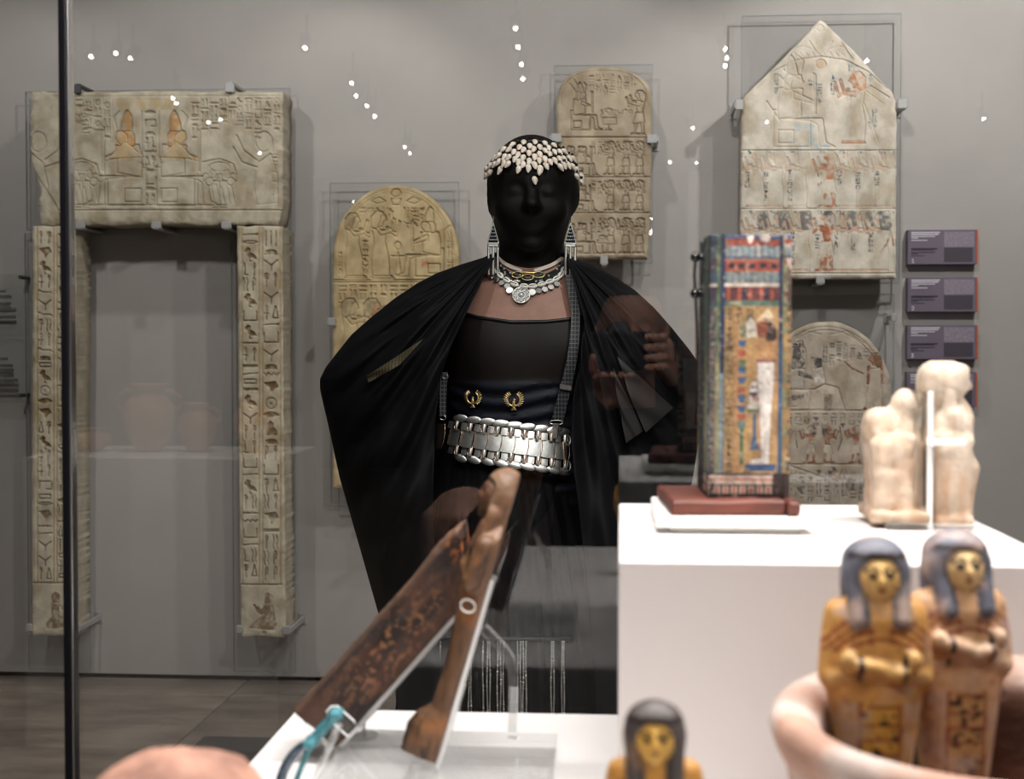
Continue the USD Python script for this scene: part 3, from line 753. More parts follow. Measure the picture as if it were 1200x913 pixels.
def stela_small():
    rng = np.random.default_rng(32)
    cv = Canvas(646, 72, 770, 312)
    for k in (4,):
        cv.line([(707.5 + (55 - k) * math.copysign(abs(math.cos(a)) ** .8, math.cos(a)), 122 - (43 - k) * math.sin(a) ** .8) for a in np.linspace(0, math.pi, 40)], 0.6, 150)
    ed = 250
    seated(cv, 680, 152, 56, 1, edge=ed, ew=1.1); cv.line([(672, 92), (680, 106)], 1.0, 200)
    cv.line([(668, 98), (678, 112)], 0.8, 200)
    worshipper(cv, 750, 158, 52, -1, edge=ed, ew=1.1, robe=False, kilt=None)
    table(cv, 713, 152, 18, 26, 220); cv.poly([(706, 138), (722, 138), (722, 146), (706, 146)], 60, None, 255, 200, 0.8)
    for i in range(7):
        column(cv, 690 + i * 8.2, 86 + abs(i - 2) * 1.3, 112 if i < 4 else 104, 6, rng, 210, None, 0.6)
        cv.line([(697 + i * 8.2, 84 + abs(i - 2)), (697 + i * 8.2, 112)], 0.35, 140)
    rowtext(cv, 704, 740, 128, 6, rng, 180, None, 0.6)
    for y in (160.5, 207, 249):
        cv.line([(655, y), (762, y)], 0.9, 220)
    for y0, hh in ((205, 40), (247, 36), (297, 42)):
        for x, face in ((668, 1), (682, 1)):
            seated(cv, x, y0, hh * 1.05, face, edge=ed, ew=0.9, crown_kind=0)
        for x in (716, 734, 750):
            worshipper(cv, x, y0, hh * 0.98, -1, edge=ed, ew=0.9, robe=(x + y0) % 2 < 1)
        for i in range(9):
            column(cv, 693 + i * 7.3, y0 - hh + 1, y0 - hh * .55, 4.5, rng, 190, None, 0.5)
    table(cv, 706, 297, 14, 22, 200)
    scratches(cv, rng, 200, 655, 80, 762, 303)
    tp = lerp((78, 1), (160, 1), (260, .965), (290, .94), (303, .90))
    Lf, Rf = round_top(708, 55.5, 78, 42, 2.3, tp)
    t = thing('four_register_stela', 'smaller brown round-topped stela with four rows of carved figures, right of the dark head', 'stela', at=P(708, 303, YS))
    stone(t, 'slab', slab(cv, (78, 303), Lf, Rf, YS, 0.09, (168, 152, 130), 0.0120, 6, 1.5, 3.2, 0.8, stain=1))
    m = thing('stela_mount', 'clear backing plate and white clips of the smaller brown stela', 'wall mount', at=P(708, 312, WALL_Y - 0.03))
    plate(m, 649, 75, 765.5, 309, YS + 0.105)
    clip_px(m, 652, 162, YS, (-1, 0), 12, 10); clip_px(m, 764, 163, YS, (1, 0), 12, 10); clip_px(m, 708, 305, YS, (0, -1), 9, 10)
stela_small()

def stela_pointed():
    rng = np.random.default_rng(33)
    cv = Canvas(862, 18, 1060, 334)
    blue, dblue, red, rose, blk = (70, 98, 122), (58, 70, 84), (182, 116, 84), (198, 156, 132), (84, 82, 84)
    cv.line([(885, 106), (905, 84), (935, 70), (962, 66), (990, 70), (1018, 84), (1040, 104)], 1.6, 200, (218, 206, 192), 200)
    cv.ell(961, 33, 4.5, 4, 50, None, 255, 180, 0.8); cv.ell(962, 75, 6, 5.5, 60, (200, 160, 120), 120, 200, 0.9)
    for s in (-1, 1):                               # jackals in the gable
        cv.line([(962 + s * 8, 58), (962 + s * 22, 54), (962 + s * 34, 58), (962 + s * 36, 64)], 0.8, 160); cv.line([(962 + s * 14, 48), (962 + s * 6, 60)], 0.7, 150)
    for i in range(10):
        cv.line([(930 + i * 7, 60 + (i % 3)), (934 + i * 7, 66)], 0.5, 130, (150, 130, 110), 120)
    cv.line([(986, 50), (994, 62), (1000, 70)], 1.0, 150, (90, 96, 100), 170)
    seated(cv, 928, 172, 108, 1, throne=None, edge=220, ew=1.0)
    for bx in ((931, 146, 953, 150), (948, 150, 953, 168), (931, 145, 937, 152)):
        cv.poly([(bx[0], bx[1]), (bx[2], bx[1]), (bx[2], bx[3]), (bx[0], bx[3])], 0, (172, 194, 204), 170)
    cv.poly([(936, 171), (970, 168), (974, 173), (934, 175)], 0, (172, 194, 204), 150)
    cv.line([(918, 82), (942, 96)], 1.6, 150); cv.line([(913, 88), (930, 108)], 1.4, 150); cv.line([(898, 118), (914, 142)], 1.4, 170)
    worshipper(cv, 1004, 168, 84, -1, skin=red, wig=(198, 128, 84), edge=200, ew=0.8, a=200)
    cv.poly([(1020, 100), (1042, 114), (1036, 122), (1014, 106)], 60, None, 255, 170, 0.8); cv.line([(1012, 120), (1030, 168)], 0.8, 160)
    for x, y0, y1, w in ((907, 86, 112, 5), (947, 94, 103, 6), (957, 98, 118, 6), (973, 88, 114, 5.5), (994, 72, 86, 5), (1000, 76, 84, 6), (1018, 86, 96, 5), (1022, 128, 150, 5), (1017, 138, 152, 4)):
        column(cv, x, y0, y1, w, rng, 90, blue, 0.75)
    for y in (176, 244.5, 320):
        cv.line([(868, y), (1052, y)], 1.0, 200)
    # two rows of standing people
    for r, (y0, hh) in enumerate(((243, 66), (318, 70))):
        for i, x in enumerate((888, 910, 938, 973, 996, 1018, 1040) if r == 0 else (890, 915, 941, 970, 992, 1012, 1033)):
            man = (x == 973 or x == 970)
            worshipper(cv, x, y0, hh, -1, skin=(168, 92, 62) if man and r else (red if man else rose), wig=(196, 176, 150) if r == 0 else blk, kilt=(214, 200, 184) if man else None, robe=not man, edge=170, ew=0.6, a=225 if man else (130 if r == 0 else 200))
            # long wigs
            if not man:
                cv.poly([(x - 4, y0 - hh), (x + 8, y0 - hh - 1), (x + 12, y0 - hh * .78), (x + 11, y0 - hh * .68), (x - 1, y0 - hh * .70)], 40, blk if r else (176, 160, 138), 170 if r else 110, 160, 0.6)
                for k in range(5):
                    cv.line([(x - 1 + k * 2.4, y0 - hh * .62), (x - 3 + k * 3.4, y0 - 3)], 0.35, 110)
            column(cv, x - 15, y0 - hh * .62 - (0 if i % 2 else 4), y0 - hh * (0.1 if i in (1, 2) else .35), 5.2, rng, 70, dblue, 0.8)
            glyph(cv, 5 + i, x - 12, y0 - hh - 1.5, 5, 5, 70, blue, 0.7)
        rowtext(cv, 1030, 1050, y0 - hh - 1, 5, rng, 70, blue, 0.7)
    cv.poly([(962, 318), (966, 300), (970, 296), (968, 316)], 0, (160, 92, 62), 210); cv.line([(972, 302), (975, 306), (974, 314)], 1.0, 60, (140, 82, 58))
    cv.line([(1032, 296), (1040, 284), (1044, 270), (1047, 288)], 1.6, 60, (168, 100, 66))
    scratches(cv, rng, 320, 870, 30, 1050, 324)
    Lf = lerp((24, 960.5), (26, 958), (66, 920), (100, 885.5), (113, 872), (122, 869.5), (325, 867.5))
    Rf = lerp((24, 964), (26, 966.5), (66, 1007), (96, 1034), (108, 1046), (120, 1051), (325, 1050))
    t = thing('pointed_stela', 'large pale stela with a pointed gable top and painted rows of standing people', 'stela', at=P(960, 326, YS))
    stone(t, 'slab', slab(cv, (24, 326), Lf, Rf, YS, 0.10, (206, 195, 180), 0.0080, 8, 1.35, 2.4, 0.8, stain=1))
    m = thing('stela_mount', 'clear backing plate and dark grey clips of the pointed stela', 'wall mount', at=P(960, 333, WALL_Y - 0.03))
    plate(m, 868, 15, 1057, 333, YS + 0.115)
    clip_px(m, 866, 123, YS, (-1, 0), 9, 12, 'bracket'); clip_px(m, 1057, 122, YS, (1, 0), 11, 11, 'bracket'); clip_px(m, 961, 328, YS, (0, -1), 10, 9); 
stela_pointed()

def stela_painted():
    rng = np.random.default_rng(34)
    cv = Canvas(886, 372, 1050, 650)
    red, blk, wht, blu = (140, 76, 54), (72, 68, 68), (216, 208, 200), (110, 122, 134)
    for k in (5, 9):
        cv.line([(968 + (75 - k) * math.cos(a), 458 - (80 - k) * math.sin(a)) for a in np.linspace(0, math.pi, 40)], 0.8, 170)
    for s in (-1, 1):
        cv.line([(968 + s * 6, 392), (968 + s * 24, 388), (968 + s * 44, 402)], 1.0, 170)
    cv.line([(922, 402), (940, 400), (944, 412), (944, 444), (926, 446)], 1.0, 200)
    for x in (928, 936):
        column(cv, x, 402, 424, 6.5, rng, 120, blk, 0.9)
    for i in range(9):
        column(cv, 964 + i * 8, 400 + abs(i - 2) * 2, 428 - i, 6, rng, 110, (104, 106, 112), 0.7)
    worshipper(cv, 1026, 480, 66, -1, skin=red, wig=(120, 88, 66), kilt=(196, 180, 160), edge=190, ew=0.8, arms=False); cv.line([(1012, 438), (998, 432), (990, 424)], 1.8, 90, red)
    seated(cv, 934, 480, 76, 1, skin=blk, body=(200, 190, 176), crown=blk, edge=210, a=190)
    cv.poly([(952, 432), (964, 430), (967, 448), (955, 450)], 60, wht, 235, 160, 0.6); cv.poly([(953, 420), (963, 420), (963, 430), (956, 432)], 60, blk, 235)
    cv.poly([(948, 480), (952, 458), (966, 450), (982, 454), (990, 480)], 90, (206, 192, 174), 220, 220, 0.9); cv.poly([(966, 460), (976, 462), (974, 480), (966, 480)], 30, (130, 112, 98), 220)
    cv.poly([(927, 463), (942, 462), (942, 468), (928, 469)], 0, blk, 230)
    for y in (481, 544):
        cv.line([(890, y), (1048, y)], 1.1, 220, (90, 82, 76), 150)
    for i in range(12):
        column(cv, 900 + i * 10.5, 484, 500, 7, rng, 90, (92, 92, 98), 0.8)
    for x, face in ((951, -1), (969, 1), (1004, -1), (1022, 1), (915, 1)):
        worshipper(cv, x, 543, 44, face, skin=red, wig=blk, kilt=(206, 192, 176), robe=False, edge=180, ew=0.7, a=235)
    cv.line([(984, 500), (986, 516), (982, 528)], 1.0, 120, blk); cv.line([(932, 506), (934, 526)], 1.0, 120, blk)
    worshipper(cv, 976, 592, 44, 1, skin=red, wig=blk, kilt=(170, 156, 140), edge=180, ew=0.7, a=220); cv.line([(966, 560), (926, 546)], 2.0, 100, (150, 138, 124))
    for i in range(14):
        column(cv, 896 + i * 10, 550 + (i % 3) * 4, 586, 7, rng, 100, (98, 92, 88), 0.8)
    for x in (938, 996, 1012):
        cv.ell(x, 568, 5, 8, 40, blk, 200)
    rowtext(cv, 896, 1040, 600, 9, rng, 150, None, 0.7); rowtext(cv, 896, 1040, 615, 9, rng, 150, None, 0.7)
    scratches(cv, rng, 260, 895, 385, 1042, 640)
    Lf, Rf = round_top(968, 76, 377, 84, 2.0)
    t = thing('painted_round_stela', 'round-topped stela with faded painted figures, lowest on the wall behind the painted box', 'stela', at=P(968, 644, YS))
    stone(t, 'slab', slab(cv, (377, 644), Lf, Rf, YS, 0.10, (180, 166, 150), 0.007, 9, 1.35, 2.4, 1.2, stain=1))
    m = thing('stela_mount', 'clear backing plate and clips of the painted stela below the pointed one', 'wall mount', at=P(968, 655, WALL_Y - 0.03))
    plate(m, 886, 345, 1048, 655, YS + 0.115)
    clip_px(m, 1047, 372, YS, (1, 0), 6, 9, 'bracket'); clip_px(m, 968, 647, YS, (0, -1), 10, 8)
stela_painted()

# ------------------------------------------------------------------ purple labels on the wall
def purple_label(y0, y1, x0, x1, num, label):
    Y = 5.835
    a, b = P(x0, y1, Y), P(x1, y0, Y); w, h = b[0] - a[0], b[2] - a[2]
    t = thing('wall_label', label, 'label', at=(a[0] + w / 2, Y, a[2]))
    part(t, 'panel', rbox(a[0], b[0] - w * .018, Y, WALL_Y - 0.004, a[2], b[2], 0.0012), 'label_purple')
    part(t, 'edge_strip', rbox(b[0] - w * .02, b[0], Y - 0.001, WALL_Y - 0.004, a[2], b[2], 0.001), 'label_orange', label='orange edge strip')
    R = lambda u0, u1, v0, v1, e=0.0008: box(a[0] + w * u0, a[0] + w * u1, Y - e, Y + 0.002, b[2] - h * v1, b[2] - h * v0)
    part(t, 'line_drawing', R(.52, .95, .06, .5), 'label_light'); part(t, 'photograph', R(.52, .93, .52, .93), 'label_dark')
    rg = np.random.default_rng(num)
    part(t, 'light_text', cat([R(.05, u, v, v + hh) for u, v, hh in ((.46, .06, .035), (.44, .115, .035), (.39, .18, .025), (.15, .225, .025), (.28, .29, .025))]), 'ink_white')
    part(t, 'dark_text', cat([R(.05, u, v, v + hh) for u, v, hh in ((.43, .53, .035), (.38, .575, .02), (.39, .64, .025), (.15, .685, .02), (.24, .74, .02))]), 'ink_dark')
    d = meshkit.text_mesh(str(num), h * 0.11, 0.0008, True)
    v = d.vertices.copy(); d.vertices = np.c_[v[:, 0] + a[0] + w * .05, Y - 0.0012 + 0.0 * v[:, 2] + (0.0008 - v[:, 2]), v[:, 1] + a[2] + h * .05]; d.fix_normals()
    part(t, 'number', d, 'ink_white', False)
purple_label(269, 310, 1063.5, 1146, 1, 'purple wall label numbered 1 with orange edge, topmost of the four')
purple_label(325, 365.5, 1063.5, 1146, 2, 'purple wall label numbered 2 with orange edge, second from the top')
purple_label(381, 421, 1063, 1146, 3, 'purple wall label numbered 3 with orange edge, third from the top')
purple_label(436, 477, 1062.5, 1145, 4, 'purple wall label with orange edge partly hidden behind the pale stone head')

def text_panel():
    Y = 5.80
    a, b = P(-90, 472, Y), P(29, 321, Y)
    t = thing('text_panel', 'clear acrylic text panel with grey lines of print left of the black post', 'text panel', at=((a[0] + b[0]) / 2, Y, a[2]))
    part(t, 'sheet', rbox(a[0], b[0], Y, Y + 0.01, a[2], b[2], 0.001), 'acrylic_sheet')
    ln = []
    for y, x in ((341, 6), (348, 13), (355, 13), (362, 13), (420, 9), (428, 15), (434, 16), (440, 16), (446, 16)):
        p, q = P(-75, y + 2.2, Y - .0015), P(x, y - (2.2 if y in (348, 362, 434, 440) else 1.0), Y - .0015); ln.append(box(p[0], q[0], Y - .0012, Y + .0005, p[2], q[2]))
    [part(t, 'text_line', q_, 'ink_grey') for q_ in ln]
    for x, y in ((24.5, 325), (24.5, 463.5)):
        p = P(x, y, Y)
        part(t, 'screw', trimesh.creation.cylinder(0.008, WALL_Y - Y + 0.012, sections=16, transform=trimesh.transformations.translation_matrix((p[0], (WALL_Y + Y) / 2 - 0.004, p[2])) @ trimesh.transformations.rotation_matrix(math.pi / 2, (1, 0, 0))), 'bracket_dark')
text_panel()

# ================================================================== the glass between the case and the mannequin
def glass_case():
    xp = P(79, 456, GLASS_Y)[0]
    t = thing('glass_wall', 'tall glass wall with a slim black upright between the case and the mannequin', 'glass partition', at=(xp, GLASS_Y, 0))
    part(t, 'glass_pane', rbox(xp + 0.0055, 3.6, GLASS_Y, GLASS_Y + 0.010, 0.0, 3.38, 0.001), 'case_glass')
    part(t, 'glass_pane', rbox(-3.8, xp - 0.0055, GLASS_Y, GLASS_Y + 0.010, 0.0, 3.38, 0.001), 'case_glass')
    part(t, 'post', rbox(xp - 0.0055, xp + 0.0028, GLASS_Y - 0.004, GLASS_Y + 0.014, 0.0, 3.38, 0.001), 'dark_metal')
    part(t, 'edge_strip', rbox(xp + 0.0029, xp + 0.0052, GLASS_Y - 0.003, GLASS_Y + 0.013, 0.0, 3.38, 0.0006), 'steel', label='bright polished edge strip')
glass_case()

# ================================================================== plinths in the case
ZL, ZT = 1.038, 1.249
PX0 = P(343, 840, 1.38)[0]
def plinths():
    single('low_plinth', 'wide low white plinth carrying the wooden coffin pieces and figurines', 'plinth', rbox(PX0, 1.35, 0.42, 1.40, 0.0, ZL, 0.0015), 'white_paint')
    x0, x1 = P(725, 653, 1.01)[0], P(1110, 590, 1.38)[0]
    single('tall_plinth', 'tall white block plinth under the painted box and limestone figures', 'plinth', rbox(x0, x1, 1.01, 1.385, ZL + 0.0002, ZT, 0.0015), 'white_paint')
plinths()

# ================================================================== ceiling tracks and lamps of the hall, mirrored in the glass
def lamps():
    zl = 3.18
    def mirrored(px, py):
        """Where a lamp hangs at height zl so that it stands on the line of sight mirrored by the glass."""
        r = ray(px, py); tt = (zl - EYE) / r[2]
        return r[0] * tt, 2 * GLASS_Y - r[1] * tt
    dots = [(106, 66), (135, 62), (152, 68), (202, 115), (206, 121), (244, 143), (258, 140), (304, 179), (357, 56), (412, 97), (417, 112), (430, 124), (439, 136),
            (474, 172), (480, 180), (604, 33), (607, 55), (611, 75), (613, 92), (850, 57), (852, 68), (850, 77), (816, 191), (812, 150), (785, 190), (1016, 71), (899, 143), (1153, 139)]
    face = trimesh.creation.cylinder(0.0125, 0.004, sections=14)
    for i, (px, py) in enumerate(dots):
        x, y = mirrored(px, py)
        row = ('in the slanting row above the carved lintel' if px < 320 else 'in the slanting row between the lintel and the dark head' if px < 500 else
               'in the upright row above the shell headdress' if px < 700 else 'in the row between the brown stela and the pointed stela' if px < 870 else 'scattered about the pointed stela')
        t = thing('track_spotlight', 'ceiling lamp mirrored in glass, ' + row, 'spotlight', 'mirrored ceiling lamps ' + row, at=(x, y, zl))
        M = frame_at((x, y, zl), np.array([0.25 * math.sin(i * 1.7), 1.0, -0.85]))
        R = M @ trimesh.transformations.rotation_matrix(math.pi / 2, (1, 0, 0))
        part(t, 'housing', place(lathe([(0.0, -0.13), (0.03, -0.13), (0.033, -0.12), (0.033, -0.002), (0.024, -0.002), (0.024, -0.01), (0, -0.01)], (0, 0, 0), 16), R), 'black_plastic')
        part(t, 'lens', place(face, R), 'lamp_face')
        part(t, 'stem', tube([(x, y - 0.05, zl + 0.03), (x, y - 0.05, CEIL_Z)], 0.006, 6), 'black_plastic')
lamps()
for i, (x, y) in enumerate(((-2.5, -3.0), (0.6, -3.2), (-1.0, -6.5), (2.4, -7.0), (-3.0, -8.5))):
    spot(f'hall_light_{i:03d}' if i else 'hall_light', (x, y, 3.2), (x, y, 0), 9, 60, 0.03)

for i, (x, y) in enumerate(((-2.5, -6.2), (1.5, -6.2), (-0.6, -8.4), (-2.6, -10.6), (1.6, -10.6))):
    spot(f'added_uplight_{i:03d}' if i else 'added_uplight', (x, y, 2.2), (x, y - 0.01, 3.4), 9, 66, 0.04)  # added unseen uplights that brighten the hall ceiling

# ================================================================== the mannequin
c3 = lambda px, py, y: P(px, py, y)
MANN = thing('mannequin', 'dark mannequin in a black draped cape and long black dress behind the glass', 'mannequin', at=(P(620, 500, MY)[0], MY, 0))
def head_sdf(X):
    d = S_ell(X, c3(623, 218, 2.765), (.086, .108, .098))
    d = smin(d, S_ell(X, c3(623, 258, 2.735), (.061, .076, .066)), .04)
    for s in (-1, 1):
        d = smin(d, S_ell(X, c3(623 + s * 43, 229, 2.79), (.021, .05, .034)), .022)
    d = smin(d, S_cap(X, c3(622, 262, 2.785), c3(622, 318, 2.79), .0625, .0625), .03)
    d = smin(d, S_cap(X, c3(622, 318, 2.79), c3(622, 350, 2.80), .0625, .075), .03)
    # face: brow, sockets, nose, cheeks, lips, chin
    for s in (-1, 1):
        d = smax(d, -S_ell(X, c3(623 + s * 18, 224, 2.648), (.021, .020, .012)), .018)
        d = smin(d, S_ell(X, c3(623 + s * 18, 225, 2.672), (.014, .012, .009)), .010)
        d = smin(d, S_ell(X, c3(623 + s * 25, 247, 2.69), (.020, .020, .018)), .03)
    d = smin(d, S_cap(X, c3(623, 219, 2.666), c3(623, 239, 2.640), .007, .011), .014)
    d = smin(d, S_ell(X, c3(623, 242, 2.652), (.016, .007, .010)), .010)
    d = smin(d, S_ell(X, c3(623, 265.5, 2.669), (.024, .0042, .0075)), .006)
    d = smin(d, S_ell(X, c3(623, 270.0, 2.670), (.020, .0050, .0075)), .006)
    d = smin(d, S_ell(X, c3(623, 287, 2.682), (.020, .014, .012)), .02)
    return d
def torso_sdf(X):
    d = S_ell(X, c3(620, 405, 2.775), (.160, .112, .165))
    for s in (-1, 1):
        d = smin(d, S_cap(X, c3(622 + s * 30, 330, 2.80), c3(622 + s * 112, 366, 2.80), .050, .040), .06)
        d = smin(d, S_cap(X, c3(622 + s * 14, 352, 2.708), c3(622 + s * 75, 343, 2.745), .010, .010), .03)     # collar bones
        d = smin(d, S_ell(X, c3(622 + s * 36, 408, 2.705), (.055, .045, .05)), .06)
    d = smin(d, S_cap(X, c3(622, 328, 2.80), c3(622, 352, 2.80), .050, .078), .05)
    d = smin(d, S_ell(X, c3(615, 485, 2.77), (.122, .098, .12)), .08)
    return smin(d, S_ell(X, c3(612, 570, 2.77), (.148, .115, .12)), .08)
def body_parts():
    lo, hi = c3(470, 620, 2.62), c3(770, 150, 2.62)
    v, f = nets(torso_sdf, (lo[0], 2.60, lo[2]), (hi[0], 2.94, P(0, 300, MY)[2]), 0.0058)
    part(MANN, 'torso', (v, f), 'skin_cloth', True, label='brown cloth-covered chest')
    zn = P(623, 312, MY)[2]
    v, f = nets(lambda X: head_sdf(X), (lo[0] + .15, 2.60, P(0, 334, MY)[2]), (hi[0] - .15, 2.93, hi[2] + .02), 0.0042)
    part(MANN, 'head', (v, f), 'hood_cloth', True, label='head wrapped in dark stretch cloth')
    # the sheer vest and its wide navy band
    px = np.linspace(-0.4, 0.15, 60)
    zband = P(620, 446, MY)[2]
    def neckline(x):
        p = np.interp(x, P(np.array([540, 560, 600, 640, 668, 690]), 375, 2.66)[:, 0], P(620, np.array([366, 372, 377.5, 377, 374, 369]), 2.66)[:, 2]); return p
    def vest(X):
        z = X[..., 2]
        k = np.clip((zband - z) / 0.012, 0, 1)
        fold = 0.0035 * np.sin(z * 210 + 14 * X[..., 0] + 3 * np.sin(X[..., 0] * 20)) * k + 0.0015 * k + 0.002 * np.exp(-((z - zband + .004) / .004) ** 2)
        d = torso_sdf(X) - 0.0045 - fold
        return np.maximum(d, z - neckline(X[..., 0]))
    v, f = nets(vest, (lo[0], 2.60, lo[2]), (hi[0], 2.93, P(0, 362, MY)[2]), 0.0052)
    t = np.clip((zband + 0.003 - v[:, 2]) / 0.006, 0, 1)[:, None]
    sheer, navy = np.array(srgb(29, 23, 22)), np.array(srgb(25, 27, 38))
    part(MANN, 'vest', (v, f), 'top_cloth', True, sheer * (1 - t) + navy * t, label='sheer black vest with a navy waistband')
    xs = np.linspace(536, 690, 40)
    pts = []
    for x in xs:
        y = np.interp(x, [540, 560, 600, 640, 668, 690], [366, 372, 377.5, 377, 374, 369])
        p, n = march(x, y, lambda X: torso_sdf(X) - 0.005, 2.55, 2.85); pts.append(p)
    part(MANN, 'neckline_binding', tube(pts, 0.0035, 8), 'black_binding', True)
body_parts()

def sheet(grid, thick, closed=False):
    """A cloth from a grid of points, with a real thickness."""
    G = np.asarray(grid, float); r, c, _ = G.shape
    idx = np.arange(r * c).reshape(r, c)
    f = np.vstack([np.stack([idx[:-1, :-1], idx[1:, :-1], idx[1:, 1:]], -1).reshape(-1, 3), np.stack([idx[:-1, :-1], idx[1:, 1:], idx[:-1, 1:]], -1).reshape(-1, 3)])
    v = G.reshape(-1, 3)
    m = trimesh.Trimesh(v, f, process=False); n = m.vertex_normals
    v2 = v - n * thick; o = len(v)
    loop = np.concatenate([idx[:, 0], idx[-1, 1:], idx[-2::-1, -1], idx[0, -2:0:-1]]); l2 = np.roll(loop, -1)
    side = np.vstack([np.c_[loop, l2, l2 + o][:, ::-1], np.c_[loop, l2 + o, loop + o][:, ::-1]])
    return np.vstack([v, v2]), np.vstack([f, f[:, ::-1] + o, side])

OUT_L = lerp((296, 579), (302, 566), (310, 540), (320, 512), (332, 489), (350, 462), (370, 437), (392, 412), (412, 396), (430, 382), (444, 375), (456, 375), (470, 378), (500, 385), (560, 398), (640, 421), (725, 445), (800, 463), (900, 468), (1290, 440))
OUT_R = lerp((296, 664), (302, 672), (312, 697), (325, 722), (340, 744), (360, 766), (385, 788), (410, 808), (430, 822), (446, 828), (458, 829), (480, 825), (560, 812), (640, 795), (725, 772), (840, 760), (1290, 785))
IN_L = lerp((296, 582), (315, 572), (340, 558), (370, 544), (400, 531), (440, 517), (480, 511), (560, 507), (700, 511), (840, 520), (1290, 520))
IN_R = lerp((296, 662), (315, 668), (345, 677), (375, 685), (420, 681), (470, 672), (520, 670), (560, 674), (700, 690), (840, 700), (1290, 705))
DEPTH = lerp((296, .02), (304, .055), (330, .085), (370, .13), (420, .155), (500, .165), (600, .19), (800, .24), (1290, .30))
def cape():
    rows = np.concatenate([np.linspace(296, 460, 120), np.linspace(462, 900, 130), np.linspace(910, 1288, 20)])
    U = np.linspace(0, 1, 110)
    for side, (fo, fi) in enumerate(((OUT_L, IN_L), (OUT_R, IN_R))):
        G = np.zeros((len(rows), len(U), 3))
        for i, py in enumerate(rows):
            a, b = fo(py), fi(py); x = a + (b - a) * U
            T = DEPTH(py) * np.sin(np.pi / 2 * np.clip(U, 0, 1) ** 0.75) ** 0.9
            # pulled folds from the shoulder towards elbow and hip
            hip = np.array([500.0 if side == 0 else 745.0, 400.0]); ang = np.arctan2(py - 300, (x - (578 if side == 0 else 665)) * (1 if side else -1) + 1e-3)
            rr = np.hypot(py - 300, x - (578 if side == 0 else 665))
            fold = .010 * np.sin(ang * 26 + 2.2 * np.sin(rr / 45)) * np.clip(rr / 120, 0, 1) + .007 * np.sin(ang * 57 + 1 + side) * np.clip(rr / 150, 0, 1)
            fold += .012 * (meshkit.fbm(np.c_[x * .02, np.full_like(x, py * .012), np.full_like(x, side * 7.)], 4) - .5)
            fold *= np.clip(U * 5, 0, 1)
            G[i] = P(x, py, MY - T - fold)
            # keep the photograph's outline at true depth
            G[i, :, 0] += 0
        v, f = sheet(G if side == 0 else G[:, ::-1], 0.002)
        if side == 0:
            pass
        part(MANN, 'cape_front', (v, f), 'black_cloth', True)
    S = np.linspace(-1, 1, 90)
    G = np.zeros((len(rows), len(S), 3))
    for i, py in enumerate(rows):
        a, b = OUT_L(py), OUT_R(py); x = (a + b) / 2 + (b - a) / 2 * S
        th = DEPTH(py) * 0.75 * np.sqrt(np.maximum(1 - S ** 2, 0)) + .006 * np.sin(S * 40 + py * .01) * (1 - S ** 2)
        w = P(x, py, MY); w[:, 1] = MY + th; G[i] = w
    part(MANN, 'cape_back', sheet(G[:, ::-1], 0.002), 'black_cloth', True)
    # sheer insets of net under the sleeves
    def inset(poly, m, off, lab):
        fo, fi, sd = (OUT_R, IN_R, 1) if poly[0][0] > 620 else (OUT_L, IN_L, 0)
        g = sg.Polygon(poly); pts = [p for p in poly]
        q = np.array(poly, float); k = 14
        A, B, C_, D_ = q
        G = np.zeros((k, k, 3))
        for i in range(k):
            for j in range(k):
                s, t_ = i / (k - 1), j / (k - 1)
                p = (A * (1 - t_) + B * t_) * (1 - s) + (D_ * (1 - t_) + C_ * t_) * s
                u = np.clip((p[0] - fo(p[1])) / (fi(p[1]) - fo(p[1])), 0, 1)
                T = DEPTH(p[1]) * np.sin(np.pi / 2 * u ** 0.75) ** 0.9
                G[i, j] = P(p[0], p[1], MY - T - off - .004 * math.sin(s * 9 + t_ * 5))
        v, f = sheet(G, 0.001)
        part(MANN, 'sleeve_inset', (v, f), m, True, label=lab)
    inset([(724, 418), (789, 478), (757, 507), (740, 470)], 'sheer_net', .030, 'sheer net inset of the sleeve')
    inset([(719, 432), (754, 505), (734, 519), (724, 470)], 'sheer_net', .026, 'sheer net inset of the sleeve')
    inset([(496, 397), (468, 428), (432, 448), (429, 441)], 'sheer_lit_gold', .030, 'thin sleeve inset with gold painted for the lit stela behind')
cape()

SKIRT_W = lerp((470, (535, 672)), (540, (516, 672)), (600, (506, 690))) if False else None
def skirt():
    kl = [(500, 527), (540, 514), (600, 506), (700, 489), (840, 471), (1290, 425)]
    kr = [(500, 668), (540, 673), (600, 690), (700, 712), (840, 738), (1290, 800)]
    kd = [(500, .108), (540, .118), (600, .125), (700, .135), (840, .15), (1290, .22)]
    rows = np.concatenate([np.linspace(505, 900, 110), np.linspace(910, 1287, 24)])
    n = 420; th = np.linspace(0, 2 * np.pi, n, endpoint=False)
    G = []
    for py in rows:
        l, r = np.interp(py, *np.array(kl).T), np.interp(py, *np.array(kr).T); d = np.interp(py, *np.array(kd).T)
        a, b = P(l, py, MY), P(r, py, MY)
        cx, rx = (a[0] + b[0]) / 2, (b[0] - a[0]) / 2
        g = np.clip((py - 520) / 200, 0.15, 1)
        k = 1 + g * (.035 * np.sin(19 * th + .8 * np.sin(py * .012)) + .03 * np.sin(31 * th + 1.3 + py * .004) + .02 * np.sin(53 * th))
        G.append(np.c_[cx + rx * k * np.cos(th), MY + d * k * np.sin(th) * 1.0, np.full(n, a[2])])
    G = np.array(G); G = np.concatenate([G, G[:, :1]], 1)
    part(MANN, 'skirt', sheet(G[:, ::-1], 0.0015), 'black_cloth', True)
    part(MANN, 'base', lathe([(0, 0.0), (0.2, 0.0), (0.2, 0.012), (0.015, 0.016), (0.015, 0.9), (0, 0.9)], (P(620, 1280, MY)[0], MY, 0.0), 40), 'dark_metal', label='round metal base plate and pole')
skirt()

